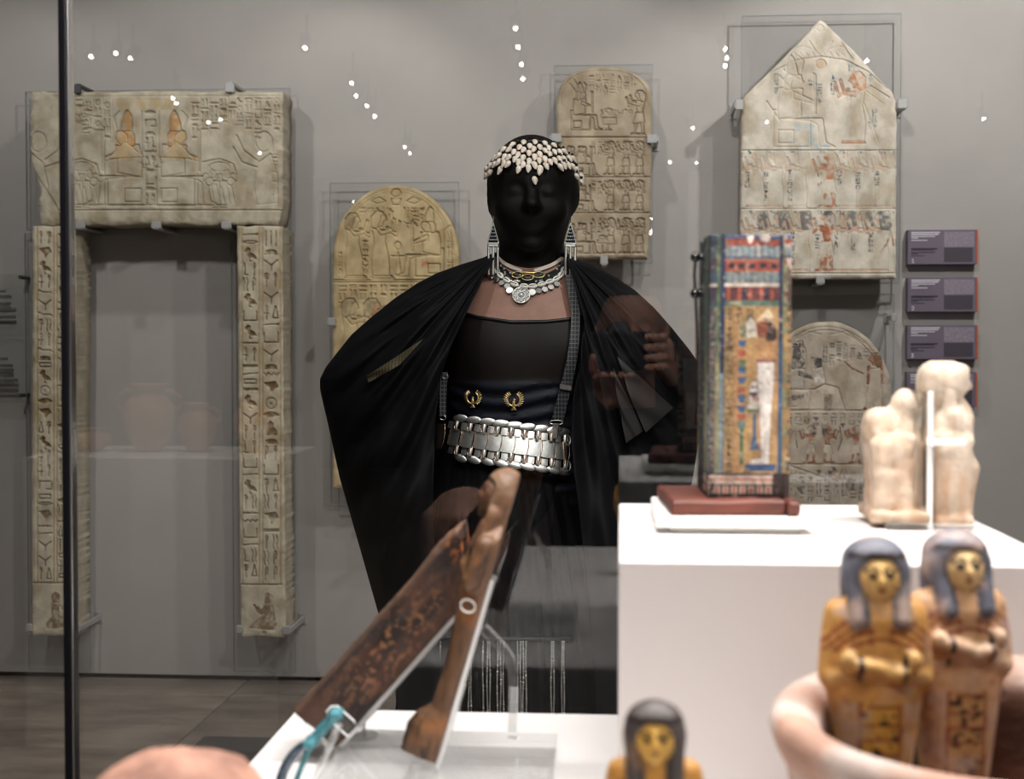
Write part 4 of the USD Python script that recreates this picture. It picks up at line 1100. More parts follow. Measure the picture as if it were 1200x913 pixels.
# ------------------------------------------------------------------ shell head-piece
def spiral_shell(l, r):
    """A small pointed sea-snail shell hanging tip down from the origin."""
    prof = [(0, 0), (r * .45, -l * .02), (r * .85, -l * .16), (r, -l * .34), (r * .93, -l * .52), (r * .66, -l * .74), (r * .3, -l * .92), (0, -l)]
    m = trimesh.creation.revolve(np.array(prof)[::-1], sections=9)
    v = m.vertices; a = np.arctan2(v[:, 1], v[:, 0]); k = 1 + .10 * np.sin(a + v[:, 2] / l * 9)
    m.vertices = v * np.c_[k, k * .8, np.ones(len(v))]; return m
def headpiece():
    hd = thing('shell_headdress', 'headdress of hanging cream shells across the dark forehead', 'headdress', at=c3(623, 170, 2.66))
    top = lerp((574, 197), (580, 188), (590, 177), (605, 169.5), (625, 167.5), (645, 170), (662, 180), (670, 190), (676, 203))
    cnt = [2, 2, 2, 3, 3, 3, 3, 4, 4, 5, 5, 4, 4, 3, 3, 3, 3, 2, 2, 2, 2]
    rng = np.random.default_rng(4); beads = []
    xs = np.linspace(575, 676, len(cnt))
    pale = 0
    for i, (x, n) in enumerate(zip(xs, cnt)):
        for j in range(n):
            xx = x + rng.uniform(-.8, .8) + (x - 624) * .005 * j
            yy = top(x) + j * 7.6 + (3.6 if i % 2 else 0) + rng.uniform(-.8, .8)
            if n == 5 and j == 4:
                yy += 0; xx = 625.5
                if i == 10:
                    yy = 207.5
                else:
                    xx, yy = 632, 198
            p, nn = march(xx, yy, head_sdf, 2.5, 2.85)
            if (head_sdf(p[None])[0]) > 0.01:
                p = P(xx, yy, 2.72)
            nn = nn if nn[1] < -.15 else np.array([np.sign(x - 624) * .8, -.6, .1])
            out = p + nn * 0.006
            M = frame_at(out, nn, twist=-(x - 624) / 52 * .42 + rng.uniform(-.25, .25)) @ trimesh.transformations.rotation_matrix(-.15, (1, 0, 0))
            part(hd, 'shell', place(spiral_shell(.0178 + rng.uniform(-.002, .002), .0058), M), 'shell', True)
            beads += [ball(p + nn * .004 + np.array([.005, -.001, .004]), .0026, 1), ball(p + nn * .004 + np.array([-.004, 0, .0]), .0022, 1)]
    part(hd, 'bead_net', cat(beads), 'dark_bead', True, label='small black beads between the shells', kind='stuff')
    band = []
    for x in np.linspace(573, 677, 40):
        p, nn = march(x, top(np.clip(x, 574, 676)) - 1, head_sdf, 2.5, 2.9)
        if head_sdf(p[None])[0] < 0.01:
            band.append(p + nn * .003)
    part(hd, 'headband', tube(band, .003, 6), 'black_binding', True)
headpiece()

# ------------------------------------------------------------------ jewellery
def earring(x, label):
    y0 = 257
    Y = 2.71
    p0 = P(x, y0, Y); m = mpp(Y)
    t = thing('earring', label, 'earring', at=p0)
    part(t, 'hook', tube([P(x, y0 - 4, Y + .004), P(x + .8, y0 - 2, Y - .002), P(x, y0 + 2, Y), P(x, y0 + 5, Y)], .0009, 6), 'steel', True)
    apex, w, h = P(x, y0 + 4, Y), 13 * m, 24 * m
    bars = []
    for a, b in (((0, 0), (-.5, -1)), ((0, 0), (.5, -1)), ((-.5, -1), (.5, -1))):
        bars.append(tube([apex + np.array([a[0] * w, 0, a[1] * h]), apex + np.array([b[0] * w, 0, b[1] * h])], .0011, 6))
    for r in range(1, 6):
        for k in range(r + 1):
            bars.append(ball(apex + np.array([(k / r - .5) * w * r / 6, -.001, -h * r / 6]), .0015, 1))
    part(t, 'filigree_triangle', cat(bars), 'silver', True)
    part(t, 'backing', prism(sg.Polygon([(apex[0], apex[2]), (apex[0] - w * .47, apex[2] - h * .98), (apex[0] + w * .47, apex[2] - h * .98)]), Y + .0004, .0008), 'dark_metal')
    zc = apex[2] - h - .004
    part(t, 'cap', rbox(apex[0] - w * .55, apex[0] + w * .55, Y - .003, Y + .003, zc - .004, zc + .003, .0025), 'silver')
    for k in (-.42, 0, .42):
        part(t, 'rod', tube([(apex[0] + k * w, Y + abs(k) * .006 - .002, zc - .004), (apex[0] + k * w, Y + abs(k) * .006 - .002, zc - .056)], .0026, 10), 'silver', True)
earring(578, 'silver tassel earring with three rods, on the side towards the sandy stela')
earring(668.5, 'silver tassel earring with rods, in front of the four-row brown stela')

def neck_hit(x, y, off=.004):
    p, n = march(x, y, lambda X: np.minimum(head_sdf(X), torso_sdf(X)), 2.5, 2.9); return p + n * off, n
def necklaces():
    curve = lambda xs, ys, n, off: [neck_hit(x, y, off)[0] for x, y in zip(np.interp(np.linspace(0, 1, n), np.linspace(0, 1, len(xs)), xs), np.interp(np.linspace(0, 1, n), np.linspace(0, 1, len(xs)), ys))]
    def smooth(pts):
        p = np.array(pts); q = p.copy()
        for _ in range(3):
            q[1:-1] = (q[:-2] + 2 * q[1:-1] + q[2:]) / 4
        return q
    # cord choker with three dark ovals
    t = thing('cord_choker', 'pale double cord choker with three dark gold-edged ovals under the chin', 'necklace', at=c3(620, 318, 2.70))
    for k in (0, 2.2):
        part(t, 'cord', tube(smooth(curve([584, 590, 600, 612], [302 + k, 309 + k, 314.5 + k, 319 + k * .6], 14, .005)), .0021, 7), 'cord', True)
        part(t, 'cord', tube(smooth(curve([626, 638, 648, 656], [319 + k * .6, 315 + k, 311 + k, 305 + k], 14, .005)), .0021, 7), 'cord', True)
    a, n = neck_hit(619, 320, .006)
    part(t, 'bar', tube([P(612, 319.5, a[1]), P(626, 319.5, a[1])], .0028, 8), 'gold', True)
    for x, y in ((607, 326), (618.5, 329), (631, 326)):
        p, n = neck_hit(x, y, .009); M = frame_at(p, n)
        part(t, 'oval', place(ball((0, 0, 0), (.0105, .005, .0065), 2), M), 'dark_bead', True)
        part(t, 'oval_rim', place(tube([(.0108 * math.cos(q), -.001, .0068 * math.sin(q)) for q in np.linspace(0, 2 * np.pi, 21)], .0011, 6, False), M), 'gold', True)
    # dark beaded collar with cowries along its edge
    t = thing('cowrie_collar', 'black beaded collar edged with a row of white cowrie shells', 'necklace', at=c3(620, 335, 2.69))
    xs, ys = [584, 587.5, 594.5, 603.5, 614, 624.5, 634.5, 643.5, 651, 656, 659], [320, 325.5, 331, 336, 338, 338, 336, 333, 329.5, 325, 319]
    beads, spark = [], []
    rng = np.random.default_rng(9)
    for r in range(4):
        for k in range(44):
            s = k / 43; x = np.interp(s, np.linspace(0, 1, 11), xs); y = np.interp(s, np.linspace(0, 1, 11), ys) - 3 - r * 2.6
            x = 621 + (x - 621) * (1 - r * .012)
            p, n = neck_hit(x, y, .004); (spark if rng.random() < .18 else beads).append(ball(p, .0026, 1))
    part(t, 'bead_band', cat(beads), 'dark_bead', True, kind='stuff', label='rows of black beads'); part(t, 'silver_bead', cat(spark), 'grey_bead', True, kind='stuff', label='scattered silver beads')
    base = trimesh.creation.icosphere(2, 1.0); v = base.vertices.copy()
    slit = np.exp(-(v[:, 2] / .13) ** 2) * (v[:, 1] < 0) * (np.abs(v[:, 0]) < .9)
    v = v * np.array([.0088, .0052, .0058]) * (1 + .0 * v[:, :1]); v[:, 1] += slit * .0034
    for i in range(11):
        p, n = neck_hit(xs[i], ys[i], .007)
        d = np.array([xs[min(i + 1, 10)] - xs[max(i - 1, 0)], ys[min(i + 1, 10)] - ys[max(i - 1, 0)]], float)
        M = frame_at(p, n, twist=math.atan2(d[1], d[0]))
        cpath = part(t, 'cowrie_shell', place(trimesh.Trimesh(v, base.faces), M), 'cowrie', True)
        part(cpath, 'slit', place(ball((0, -.0036, 0), (.0066, .0008, .0009), 1), M), 'leather', True)
    # silver filigree pendant on linked discs
    t = thing('filigree_pendant', 'round silver filigree pendant on a chain of dark silver discs', 'pendant', at=c3(611, 347, 2.66))
    def disc(x, y, r, m, deco=True):
        p, n = neck_hit(x, y, .005); M = frame_at(p, n); R = r * mpp(2.66)
        part(t, 'disc', place(tube([(0, -.0012, 0), (0, .0012, 0)], R, 20), M), m, 40)
        return M, R
    for x, y in ((577.5, 326.5), (583, 330), (589, 333.5), (595, 337)): disc(x, y, 3.6, 'silver_dark')
    for x, y in ((652, 335), (645, 338.5), (638, 341), (631.5, 342.5)): disc(x, y, 3.6, 'silver_dark')
    for x, y in ((598, 342), (624, 344)):
        M, R = disc(x, y, 4.4, 'silver')
        part(t, 'rim', place(tube([(R * math.cos(q), -.0014, R * math.sin(q)) for q in np.linspace(0, 2 * np.pi, 21)], .0008, 6, False), M), 'steel', True)
    M, R = disc(611, 347.5, 10.5, 'silver_dark')
    deco = [place(tube([(R * k * math.cos(q), -.002, R * k * math.sin(q)) for q in np.linspace(0, 2 * np.pi, 33)], R * .06, 6, False), M) for k in (.97, .42)]
    for k in range(10):
        q = k * math.pi / 5; deco.append(place(tube([(R * .7 * math.cos(q) + R * .17 * math.cos(s), -.002, R * .7 * math.sin(q) + R * .17 * math.sin(s)) for s in np.linspace(0, 2 * np.pi, 13)], R * .05, 5, False), M))
        deco.append(place(ball((R * .7 * math.cos(q), -.0022, R * .7 * math.sin(q)), R * .06, 1), M))
    part(t, 'filigree', cat(deco), 'silver', True); part(t, 'boss', place(ball((0, -.002, 0), (R * .2, .003, R * .2), 2), M), 'silver', True)
necklaces()

# ------------------------------------------------------------------ belt, straps, pins
def belt_y(px):
    return MY - .140 * math.sqrt(max(1 - ((px - 598) / 100) ** 2, .05)) - .004
def belt_frame(px, py, twist=0.0, off=0.0):
    e = 2.0
    a, b = P(px - e, py, belt_y(px - e)), P(px + e, py, belt_y(px + e))
    d = (b - a) / np.linalg.norm(b - a); n = np.array([d[1], -d[0], 0]); n /= np.linalg.norm(n)
    return frame_at(P(px, py, belt_y(px)) + n * off, n + np.array([0, 0, .20]), twist=twist)
def dome_plate(w, h, t=.0012, bulge=.002, r=.3, n=10):
    """A small rounded plate, domed towards -y."""
    g = sg.box(-w / 2 * (1 - r), -h / 2 * (1 - r), w / 2 * (1 - r), h / 2 * (1 - r)).buffer(min(w, h) / 2 * r, quad_segs=3)
    x = np.linspace(-.5, .5, n)
    V = []
    for yy in x:
        for xx in x:
            # square to rounded square
            V.append((xx * w, -bulge * (1 - (2 * xx) ** 2) * (1 - .5 * (2 * yy) ** 2), yy * h * (1 - .10 * (2 * abs(xx)) ** 3)))
    V = np.array(V).reshape(n, n, 3)
    return sheet(V[::-1], t)
def belt():
    t = thing('silver_belt', 'wide silver belt of woven plates and rings at the mannequin waist', 'belt', at=P(595, 520, belt_y(595)))
    slope = (530 - 512) / (664 - 524.)
    yc = lambda x: 511 + (x - 524) * slope
    tw = math.atan(slope)
    xs = np.linspace(532, 657, 9); s = xs[1] - xs[0]
    m = mpp(2.62)
    def put(name, x, y, w, h, mt, off=.0, bulge=.002, twist=0, **k):
        v, f = dome_plate(w * m, h * m, .0012, bulge)
        tm = trimesh.Trimesh(v, f, process=False); tm.apply_transform(belt_frame(x, y, tw + twist, off))
        return part(t, name, tm, mt, 40, **k)
    for i, x in enumerate(xs):
        wf = math.sqrt(max(1 - ((x - 598) / 104) ** 2, .2))
        put('centre_plate', x, yc(x), s * 1.06, 21, 'silver', .001 + .0014 * (i % 2), .0009)
        e = belt_frame(x + s * .5, yc(x), tw)
        part(t, 'copper_rim', place(tube([(.0025 * (1 - q * q), -.0036, q * 11.5 * m) for q in np.linspace(-1, 1, 9)], .0007, 5), e), 'copper_edge', True)
        for sg_, o in ((-1, -14.5), (1, 15.0)):
            put('square_link', x - s * .22, yc(x) + o, s * .50, 9, 'silver', .0015, .0004)
            put('ring_link', x + s * .28, yc(x) + o, s * .34, 12, 'silver', .0035, .0030)
            e = belt_frame(x + s * .28, yc(x) + o, tw, .0035)
            part(t, 'ring_edge', place(tube([(s * .19 * m * math.cos(q), -.001, 6.2 * m * math.sin(q)) for q in np.linspace(0, 2 * np.pi, 17)], .0008, 5, False), e), 'copper_edge', True)
            e = belt_frame(x + s * .5 * (1 if i < 8 else .3), yc(x + s * .5) + o + sg_ * 8.6, tw + sg_ * .16, .0012 + .0014 * (i % 2))
            part(t, 'scallop', place(ball((0, 0, 0), (s * .66 * m, .0030, 4.6 * m), 2), e), 'silver', True)
    # end loops with copper rims
    for o in (-13, 17):
        e = belt_frame(664, yc(664) + o, tw, .004)
        part(t, 'end_loop', place(tube([(3.2 * m * math.cos(q), -.001, 6 * m * math.sin(q)) for q in np.linspace(0, 2 * np.pi, 17)], .0014, 6, False), e), 'silver', True)
    e = belt_frame(660, yc(660) + 2, tw, .002)
    part(t, 'end_bar', place(tube([(.002, 0, -13 * m), (.0, -.001, 0), (-.002, 0, 13 * m)], .0014, 6), e), 'copper_edge', True)
    v, f = dome_plate(17 * m, 31 * m, .003, .003); tm = trimesh.Trimesh(v, f, process=False); tm.apply_transform(belt_frame(515.5, 511, 0, .004))
    lt = part(t, 'leather_tab', tm, 'leather', 40, label='dark leather end tab')
    e = belt_frame(522, 511, 0, .005)
    part(lt, 'stitched_edge', place(tube([(.004 * (1 - q * q), -.001, q * 15 * m) for q in np.linspace(-1, 1, 9)], .0009, 5), e), 'copper_edge', True)
belt()

def straps():
    t = thing('suspender_strap', 'long patterned suspender strap with silver buckle beside the cape opening', 'suspender', at=P(665, 400, 2.60))
    pts = []
    for x, y in ((667.5, 322), (669, 335), (672, 350), (674.5, 365), (674.5, 380), (673, 400), (670.5, 420), (667, 437), (663, 454), (658, 474), (653.5, 492)):
        p, n = march(x, y, lambda X: torso_sdf(X) - .012, 2.45, 2.9); pts.append(P(x, y, min(p[1], 2.70) - .012))
    pts = np.array(pts)
    for _ in range(2):
        pts[1:-1, 1] = (pts[:-2, 1] + 2 * pts[1:-1, 1] + pts[2:, 1]) / 4
    m = mpp(2.6)
    part(t, 'webbing', sweep_flat(pts, np.linspace(9, 14, len(pts)) * m, .002, (0, -1, 0)), 'strap_web', 40)
    p = pts[8] + np.array([0, -.004, 0]); part(t, 'buckle', place(rbox(-7.5 * m, 7.5 * m, -.003, .003, -3.2 * m, 3.2 * m, .001), frame_at(p, (0, -1, 0), twist=.12)), 'steel')
    p = P(651, 505, belt_y(651) - .013); part(t, 'clip', place(rbox(-3.4 * m, 3.4 * m, -.004, .003, -9 * m, 9 * m, .0012), frame_at(p, (0, -1, 0), twist=.1)), 'steel')
    part(t, 'ring', tube([P(652, 495, pts[-1][1]) + np.array([8 * m * math.cos(q), -.004, 2.6 * m * math.sin(q)]) for q in np.linspace(0, 2 * np.pi, 21)], .0013, 6, False), 'steel', True)
    t = thing('suspender_strap', 'short patterned suspender strap beside the leather belt tab', 'suspender', at=P(519, 465, 2.66))
    pts = []
    for x, y in ((520.5, 436), (519.8, 450), (519, 465), (518.8, 478), (519, 488)):
        p, n = march(x, y, lambda X: torso_sdf(X) - .012, 2.45, 2.85); pts.append(P(x, y, min(p[1], 2.70) - .016))
    part(t, 'webbing', sweep_flat(pts, 8.5 * m, .002, (0, -1, 0)), 'strap_web', 40)
    for x, y in ((521.5, 441.5), (519, 489.5)):
        part(t, 'ring', tube([P(x, y, pts[0][1] - .003) + np.array([3.6 * m * math.cos(q), 0, 2.6 * m * math.sin(q)]) for q in np.linspace(0, 2 * np.pi, 17)], .0014, 6, False), 'steel', True)
straps()

def phoenix(x, y, s, label):
    p, n = march(x, y, lambda X: torso_sdf(X) - .010, 2.45, 2.85)
    M = frame_at(p + np.array([0, -.008, 0]), np.array([n[0] * .4, -1, 0])); t = thing('bird_pin', label, 'brooch', at=p)
    m = mpp(2.63) * s
    part(t, 'body', place(cat(ball((0, -.001, -2 * m), (1.9 * m, .0022, 4.2 * m), 2), ball((.4 * m, -.0015, 2.6 * m), (1.3 * m, .002, 1.5 * m), 1), tube([(.6 * m, -.0015, 3 * m), (2.6 * m, -.0015, 2.6 * m)], [.5 * m, .1 * m], 6)), M), 'gold', True)
    part(t, 'tail', place(cat([tube([(0, -.001, -5 * m), (k * 2.6 * m, -.001, -9.2 * m)], [.8 * m, .9 * m], 6) for k in (-1, -.5, 0, .5, 1)]), M), 'gold', True)
    for sd in (-1, 1):
        fs = []
        for k in range(9):                 # wing raised in an arc, feathers fanning outward
            q = k / 8; a = math.radians(-62 + 124 * q)
            c0 = np.array([sd * (1.0 + 6.2 * math.cos(a) + .2), -.0008, 2.6 + 6.8 * math.sin(a)]) * np.array([m, 1, m])
            d = np.array([sd * math.cos(a * .75 + .15), 0, math.sin(a * .75 + .25)]); ln = (3.2 + 1.2 * math.sin(q * 3)) * m
            fs.append(tube([c0, c0 + d * ln * .6, c0 + d * ln], [.75 * m, .7 * m, .25 * m], 6))
        fs.append(tube([(sd * (.8 + 6.2 * math.cos(a)) * m, -.0014, (2.6 + 6.8 * math.sin(a)) * m) for a in np.radians(np.linspace(-85, 66, 14))], np.linspace(1.1, .8, 14) * m, 7))
        part(t, 'wing', place(cat(fs), M), 'gold', True)
phoenix(554.5, 468.5, 1.0, 'gold bird brooch with raised wings above the silver belt, nearer the short strap')
phoenix(602.5, 471, 1.06, 'gold bird brooch with raised wings above the silver belt, nearer the long strap')

def fringe():
    t = thing('beaded_fringe', 'fringe of long glinting bead strands hanging on the front of the black skirt', 'fringe', at=P(585, 750, 2.55))
    Y = lambda x: MY - .165 * math.sqrt(max(1 - ((x - 590) / 125) ** 2, .1)) - .02
    part(t, 'band', tube([P(x, 749, Y(x)) for x in np.linspace(503, 668, 24)], .0035, 7), 'black_binding', True)
    rng = np.random.default_rng(5)
    for x in (505, 508, 512.5, 516, 534, 549, 552, 559, 562.5, 566, 571, 574, 583, 586.5, 590, 606.5, 610, 613, 616.5, 646, 649, 658.5, 661):
        b = []
        y = 751.0
        prof = []
        ln = 872 + rng.uniform(-14, 10)
        while y < ln:
            r = .0019 * rng.uniform(.7, 1.35); a = P(x + .4 * math.sin(y * .07 + x), y, Y(x) + .0)
            hgt = 2 * r
            prof += [(a, .0005), (a - np.array([0, 0, r * .5]), r), (a - np.array([0, 0, r * 1.5]), r)]
            y += hgt / mpp(2.6) * 1.1
        part(t, 'bead_strand', tube([q[0] for q in prof], [q[1] for q in prof], 6), 'grey_bead' if rng.random() < .75 else 'dark_bead', True)
fringe()

# ================================================================== objects in the case
def lin(rgb):
    return np.array(srgb(*rgb))
def noise_v(v, s, seed=0, o=4):
    return meshkit.fbm(v * s + seed * 3.7, o, seed)

# ------------------------------------------------------------------ painted box
def painted_box():
    Y = 1.20
    fx0t, fx1t, fx0b, fx1b, y0, y1 = 835.0, 926.0, 829.5, 924.0, 275.0, 583.0
    cv = Canvas(820, 268, 934, 592, 4, (196, 150, 92))
    S = lambda pts, col: cv.poly(pts, 0, col)
    R = lambda a, b, c, d, col: cv.poly([(a, b), (c, b), (c, d), (a, d)], 0, col)
    navy, green, red, cream, blue, ochre, black, lblue, brick = (40, 52, 88), (96, 118, 78), (168, 72, 52), (226, 206, 186), (58, 92, 136), (196, 148, 84), (34, 32, 38), (120, 148, 160), (150, 78, 58)
    rng = np.random.default_rng(14)
    R(820, 268, 934, 592, ochre)
    # side bands
    for a, b, c in ((820, 836, (52, 62, 72)), (836, 841, green), (841, 847, navy)):
        R(a, 268, b, 560, c)
    for a, b, c in ((911, 916, navy), (916, 922, (140, 140, 92)), (922, 934, (92, 74, 58))):
        R(a, 268, b, 560, c)
    R(911, 400, 916, 560, blue); R(841, 440, 846, 560, (130, 152, 160)); R(836, 420, 841, 560, (150, 146, 96))
    # cornice bands at the top
    R(846, 268, 911, 279, blue); R(848, 279, 911, 288, red)
    for i in range(17):
        x = 847 + i * 3.8; R(x, 288, x + 3.2, 303, lblue if i % 2 else (150, 166, 170))
    R(847, 300, 911, 304, (88, 106, 130)); R(846, 303.5, 911, 306, (196, 110, 80)); R(847, 306, 911, 318, (176, 70, 50))
    for x in (854, 866, 879, 892, 905):
        cv.ell(x, 311.5, 4, 3.0, 0, (44, 44, 66))
    for i in range(17):
        x = 847 + i * 3.8; R(x, 319, x + 2.8, 333, lblue if i % 2 else (92, 128, 146))
    R(846, 332.5, 911, 336.5, cream); R(847, 336.5, 911, 353, (104, 52, 56))
    for i, x in enumerate((849, 862, 875, 888, 901)):
        R(x, 338, x + 4, 352, (186, 82, 54)); R(x + 5, 339, x + 11, 351, (66, 44, 66) if i % 2 else (110, 56, 56))
    R(847, 353, 911, 359.5, (88, 122, 104)); R(852, 354, 866, 358, (190, 182, 130))
    # picture field
    R(847, 360, 911, 560, (200, 152, 90))
    for i in range(14):
        cv.line([(848 + i * 4.6, 361), (848.5 + i * 4.6 + rng.uniform(-1, 1), 559)], rng.uniform(.8, 2.4), 0, (188 + int(rng.integers(-14, 14)), 138 + int(rng.integers(-10, 12)), 76), 120)
    cv.line([(858.5, 420), (858.5, 560)], .6, 0, (120, 80, 50))
    column(cv, 849, 362, 408, 6.5, rng, 0, black, .9); column(cv, 861, 362, 378, 7, rng, 0, black, .9); column(cv, 874, 362, 380, 7, rng, 0, black, .9)
    column(cv, 849, 408, 558, 8, rng, 0, (74, 58, 44), .95)
    # lotus and offering column
    x = 868
    for y, c in ((400, blue), (412, (196, 90, 60)), (424, green), (432, blue), (444, blue), (456, (180, 92, 62)), (466, blue), (478, blue), (488, (180, 86, 58)), (497, (96, 140, 140))):
        S([(x - 5.5, y), (x + 5.5, y), (x + 3, y + 8), (x - 3, y + 8)], c)
    R(866, 505, 870.5, 548, (72, 112, 74))
    for a in (-1, -.4, .3, 1):
        cv.line([(868, 398), (872 + a * 9, 372)], 1.8, 0, (84, 116, 88)); cv.line([(872, 396), (884 + a * 6, 384 + abs(a) * 4)], 1.4, 0, (104, 132, 96))
    S([(872, 380), (878, 372), (886, 384), (882, 396), (874, 398)], (226, 216, 196)); S([(879, 384), (884, 378), (890, 392), (884, 398)], (220, 206, 180))
    # little vessel on a stand
    S([(879, 452), (887, 452), (890, 470), (890.5, 482), (876, 482), (877, 468)], (232, 222, 208)); cv.ell(883.5, 456, 5.5, 7, 0, (232, 222, 208)); cv.ell(881, 456, 1.5, 1.8, 0, black); cv.ell(886, 456, 1.5, 1.8, 0, black)
    R(877.5, 462, 889.5, 466, navy); S([(880, 466), (884, 466), (883, 474)], red); S([(885, 466), (888, 466), (886, 480)], (184, 96, 70)); R(875, 482, 892, 486, green)
    R(882, 487, 885.5, 520, blue); S([(882, 515), (886, 515), (890, 531), (877.5, 531)], blue)
    # the standing figure
    skin, wig = (156, 76, 50), (64, 46, 44)
    S([(894, 374), (903, 377), (909, 388), (909, 398), (902, 404), (898, 414), (894, 410), (896, 398)], wig)
    S([(884, 380), (897, 376), (899, 388), (894, 398), (886, 396), (885, 388)], skin); cv.line([(887, 384), (892, 384)], .9, 0, black)
    S([(888, 374), (905, 374), (903, 368), (898, 362), (895, 366)], (232, 206, 166)); cv.line([(886, 375.5), (906, 378)], 1.4, 0, (224, 196, 160))
    S([(881, 398), (894, 400), (909, 402), (909, 424), (884, 424)], (198, 140, 84)); R(884, 423, 908, 427, (150, 74, 62))
    for i in range(6):
        cv.line([(885 + i * 4, 424), (886 + i * 4, 427)], .8, 0, cream)
    S([(886, 427), (906, 427), (907, 446), (903, 484), (901, 542), (893, 544), (886, 446)], (236, 226, 216)); S([(893, 528), (901, 530), (901, 548), (876, 548), (882, 543), (892, 541)], (236, 226, 216))
    cv.line([(886, 428), (892, 540)], .8, 0, (180, 90, 66)); cv.line([(907, 430), (901.5, 542)], .8, 0, (180, 100, 70))
    R(873, 548, 909, 556, (54, 84, 132))
    # plinth pattern
    R(820, 559, 934, 592, black); R(836, 561.5, 916, 572, (226, 196, 178)); cv.line([(842, 565.5), (914, 567)], 2.2, 0, (196, 98, 60))
    for i in range(8):
        x = 836 + i * 10.2; R(x, 574, x + 7.4, 583, (218, 186, 164)); R(x + 2.4, 575, x + 5, 583, (192, 92, 58))
    R(906, 561, 934, 592, (66, 44, 38))
    # bare plaster where the paint has gone
    S([(872, 270), (880, 270), (880, 280), (876, 285), (873, 280)], (236, 214, 204)); S([(886, 271), (900, 270), (900, 281), (895, 285), (889, 281)], (236, 214, 204)); S([(884, 284), (889, 288), (888, 301), (885, 300)], (228, 206, 196))
    S([(916, 276), (928, 274), (930, 310), (926, 318), (920, 306)], (222, 190, 170))
    t = thing('painted_box', 'tall painted wooden box with a standing white-robed figure on its front', 'painted box', at=P(877, 585, Y))
    # a body of four painted walls, turned a little; front = canvas, sides repeat its bands
    fl, fr = P(829.5, 583, Y), P(925.5, 583, Y); W_ = fr[0] - fl[0]; zb, zt = fl[2], P(880, 275, Y)[2]; D_ = .088
    rot = trimesh.transformations.rotation_matrix(math.radians(2.6), (0, 0, 1), (fl[0], Y, 0))
    Cc = np.asarray(cv.C, float) / 255
    def face(pxa, pxb, org, du, width_t, width_b, nx, ny, seed, shear=(0, 0), flip=False):
        u, v_ = np.meshgrid(np.linspace(0, 1, nx), np.linspace(0, 1, ny))
        px = pxa + (pxb - pxa) * u; py = 275 + (588 - 275) * (1 - v_)
        col = np.stack([cv.sample(Cc[..., k], px, py) for k in range(3)], -1)
        nz = meshkit.fbm(np.stack([px * .22, py * .22, px * 0 + seed], -1), 4)
        loss = np.clip((nz - .66) * 9, 0, 1)[..., None]; col = col * (1 - loss * .7) + np.array([.80, .70, .60]) * loss * .7
        g_ = col.mean(-1, keepdims=True); dirt = (meshkit.fbm(np.stack([px * .09, py * .05, px * 0 + seed + 5], -1), 5) - .5)[..., None]
        col = (g_ + (col - g_) * .80) * (.84 + .5 * dirt)
        col = ((np.clip(col, 0, 1) + .055) / 1.055) ** 2.4
        return u, v_, col.reshape(-1, 3), nz
    du = np.array([1, 0, 0.0])
    def wall(px0, px1, p0, p1, p0t, p1t, nx, ny, seed):
        u, v_, col, nz = face(px0, px1, None, None, 0, 0, nx, ny, seed)
        b = p0[None, None] * (1 - u[..., None]) + p1[None, None] * u[..., None]; tt = p0t[None, None] * (1 - u[..., None]) + p1t[None, None] * u[..., None]
        rag = (meshkit.fbm(np.stack([u * 9, u * 0, u * 0 + seed], -1), 3) - .5) * .006
        g = b * (1 - v_[..., None]) + tt * v_[..., None]; g[..., 2] += rag * v_ ** 8
        n = np.cross(p1 - p0, [0, 0, 1]); n /= np.linalg.norm(n)
        g = g + n * ((nz - .5) * .0008)[..., None]
        v, f = sheet(g[::-1], .006)
        cc = np.vstack([col.reshape(ny, nx, 3)[::-1].reshape(-1, 3)] * 2)
        v = trimesh.transform_points(v, rot)
        part(t, 'painted_panel', (v, f), 'painted', True, cc)
    b = [np.array([fl[0], Y, zb]), np.array([fr[0], Y, zb]), np.array([fr[0], Y + D_, zb]), np.array([fl[0], Y + D_, zb])]
    tp = [q + np.array([.0015 if i in (0, 3) else .001, 0, zt - zb]) for i, q in enumerate(b)]
    wall(829, 926, b[0], b[1], tp[0], tp[1], 196, 620, 1)
    wall(820, 847, b[3], b[0], tp[3], tp[0], 60, 420, 2)
    wall(911, 934, b[1], b[2], tp[1], tp[2], 40, 200, 3)
    wall(847, 911, b[2], b[3], tp[2], tp[3], 90, 300, 4)
    lid = rbox(fl[0] + .002, fr[0] - .001, Y + .002, Y + D_ - .002, zt - .012, zt - .004, .002); lid.apply_transform(rot)
    part(t, 'lid', lid, 'bare_wood')
    m = mpp(Y)
    kz = [P(824, y, Y + .05)[2] for y in (300.5, 343.5)]
    for z in kz:
        kb = cat(tube([(fl[0] + .004, Y + .06, z), (fl[0] - .004, Y + .06, z)], .0026, 8), ball((fl[0] - .005, Y + .06, z), (.0046, .0048, .0046), 2)); kb.apply_transform(rot)
        part(t, 'knob', kb, 'dark_bead', True, label='dark wooden knob')
    cd = tube([(fl[0] - .005, Y + .06, kz[0]), (fl[0] - .006, Y + .0605, (kz[0] + kz[1]) / 2), (fl[0] - .005, Y + .06, kz[1]), (fl[0] - .0035, Y + .061, kz[1] - .03), (fl[0] - .003, Y + .062, kz[1] - .065)], .0013, 6); cd.apply_transform(rot)
    part(t, 'cord', cd, 'leather', True)
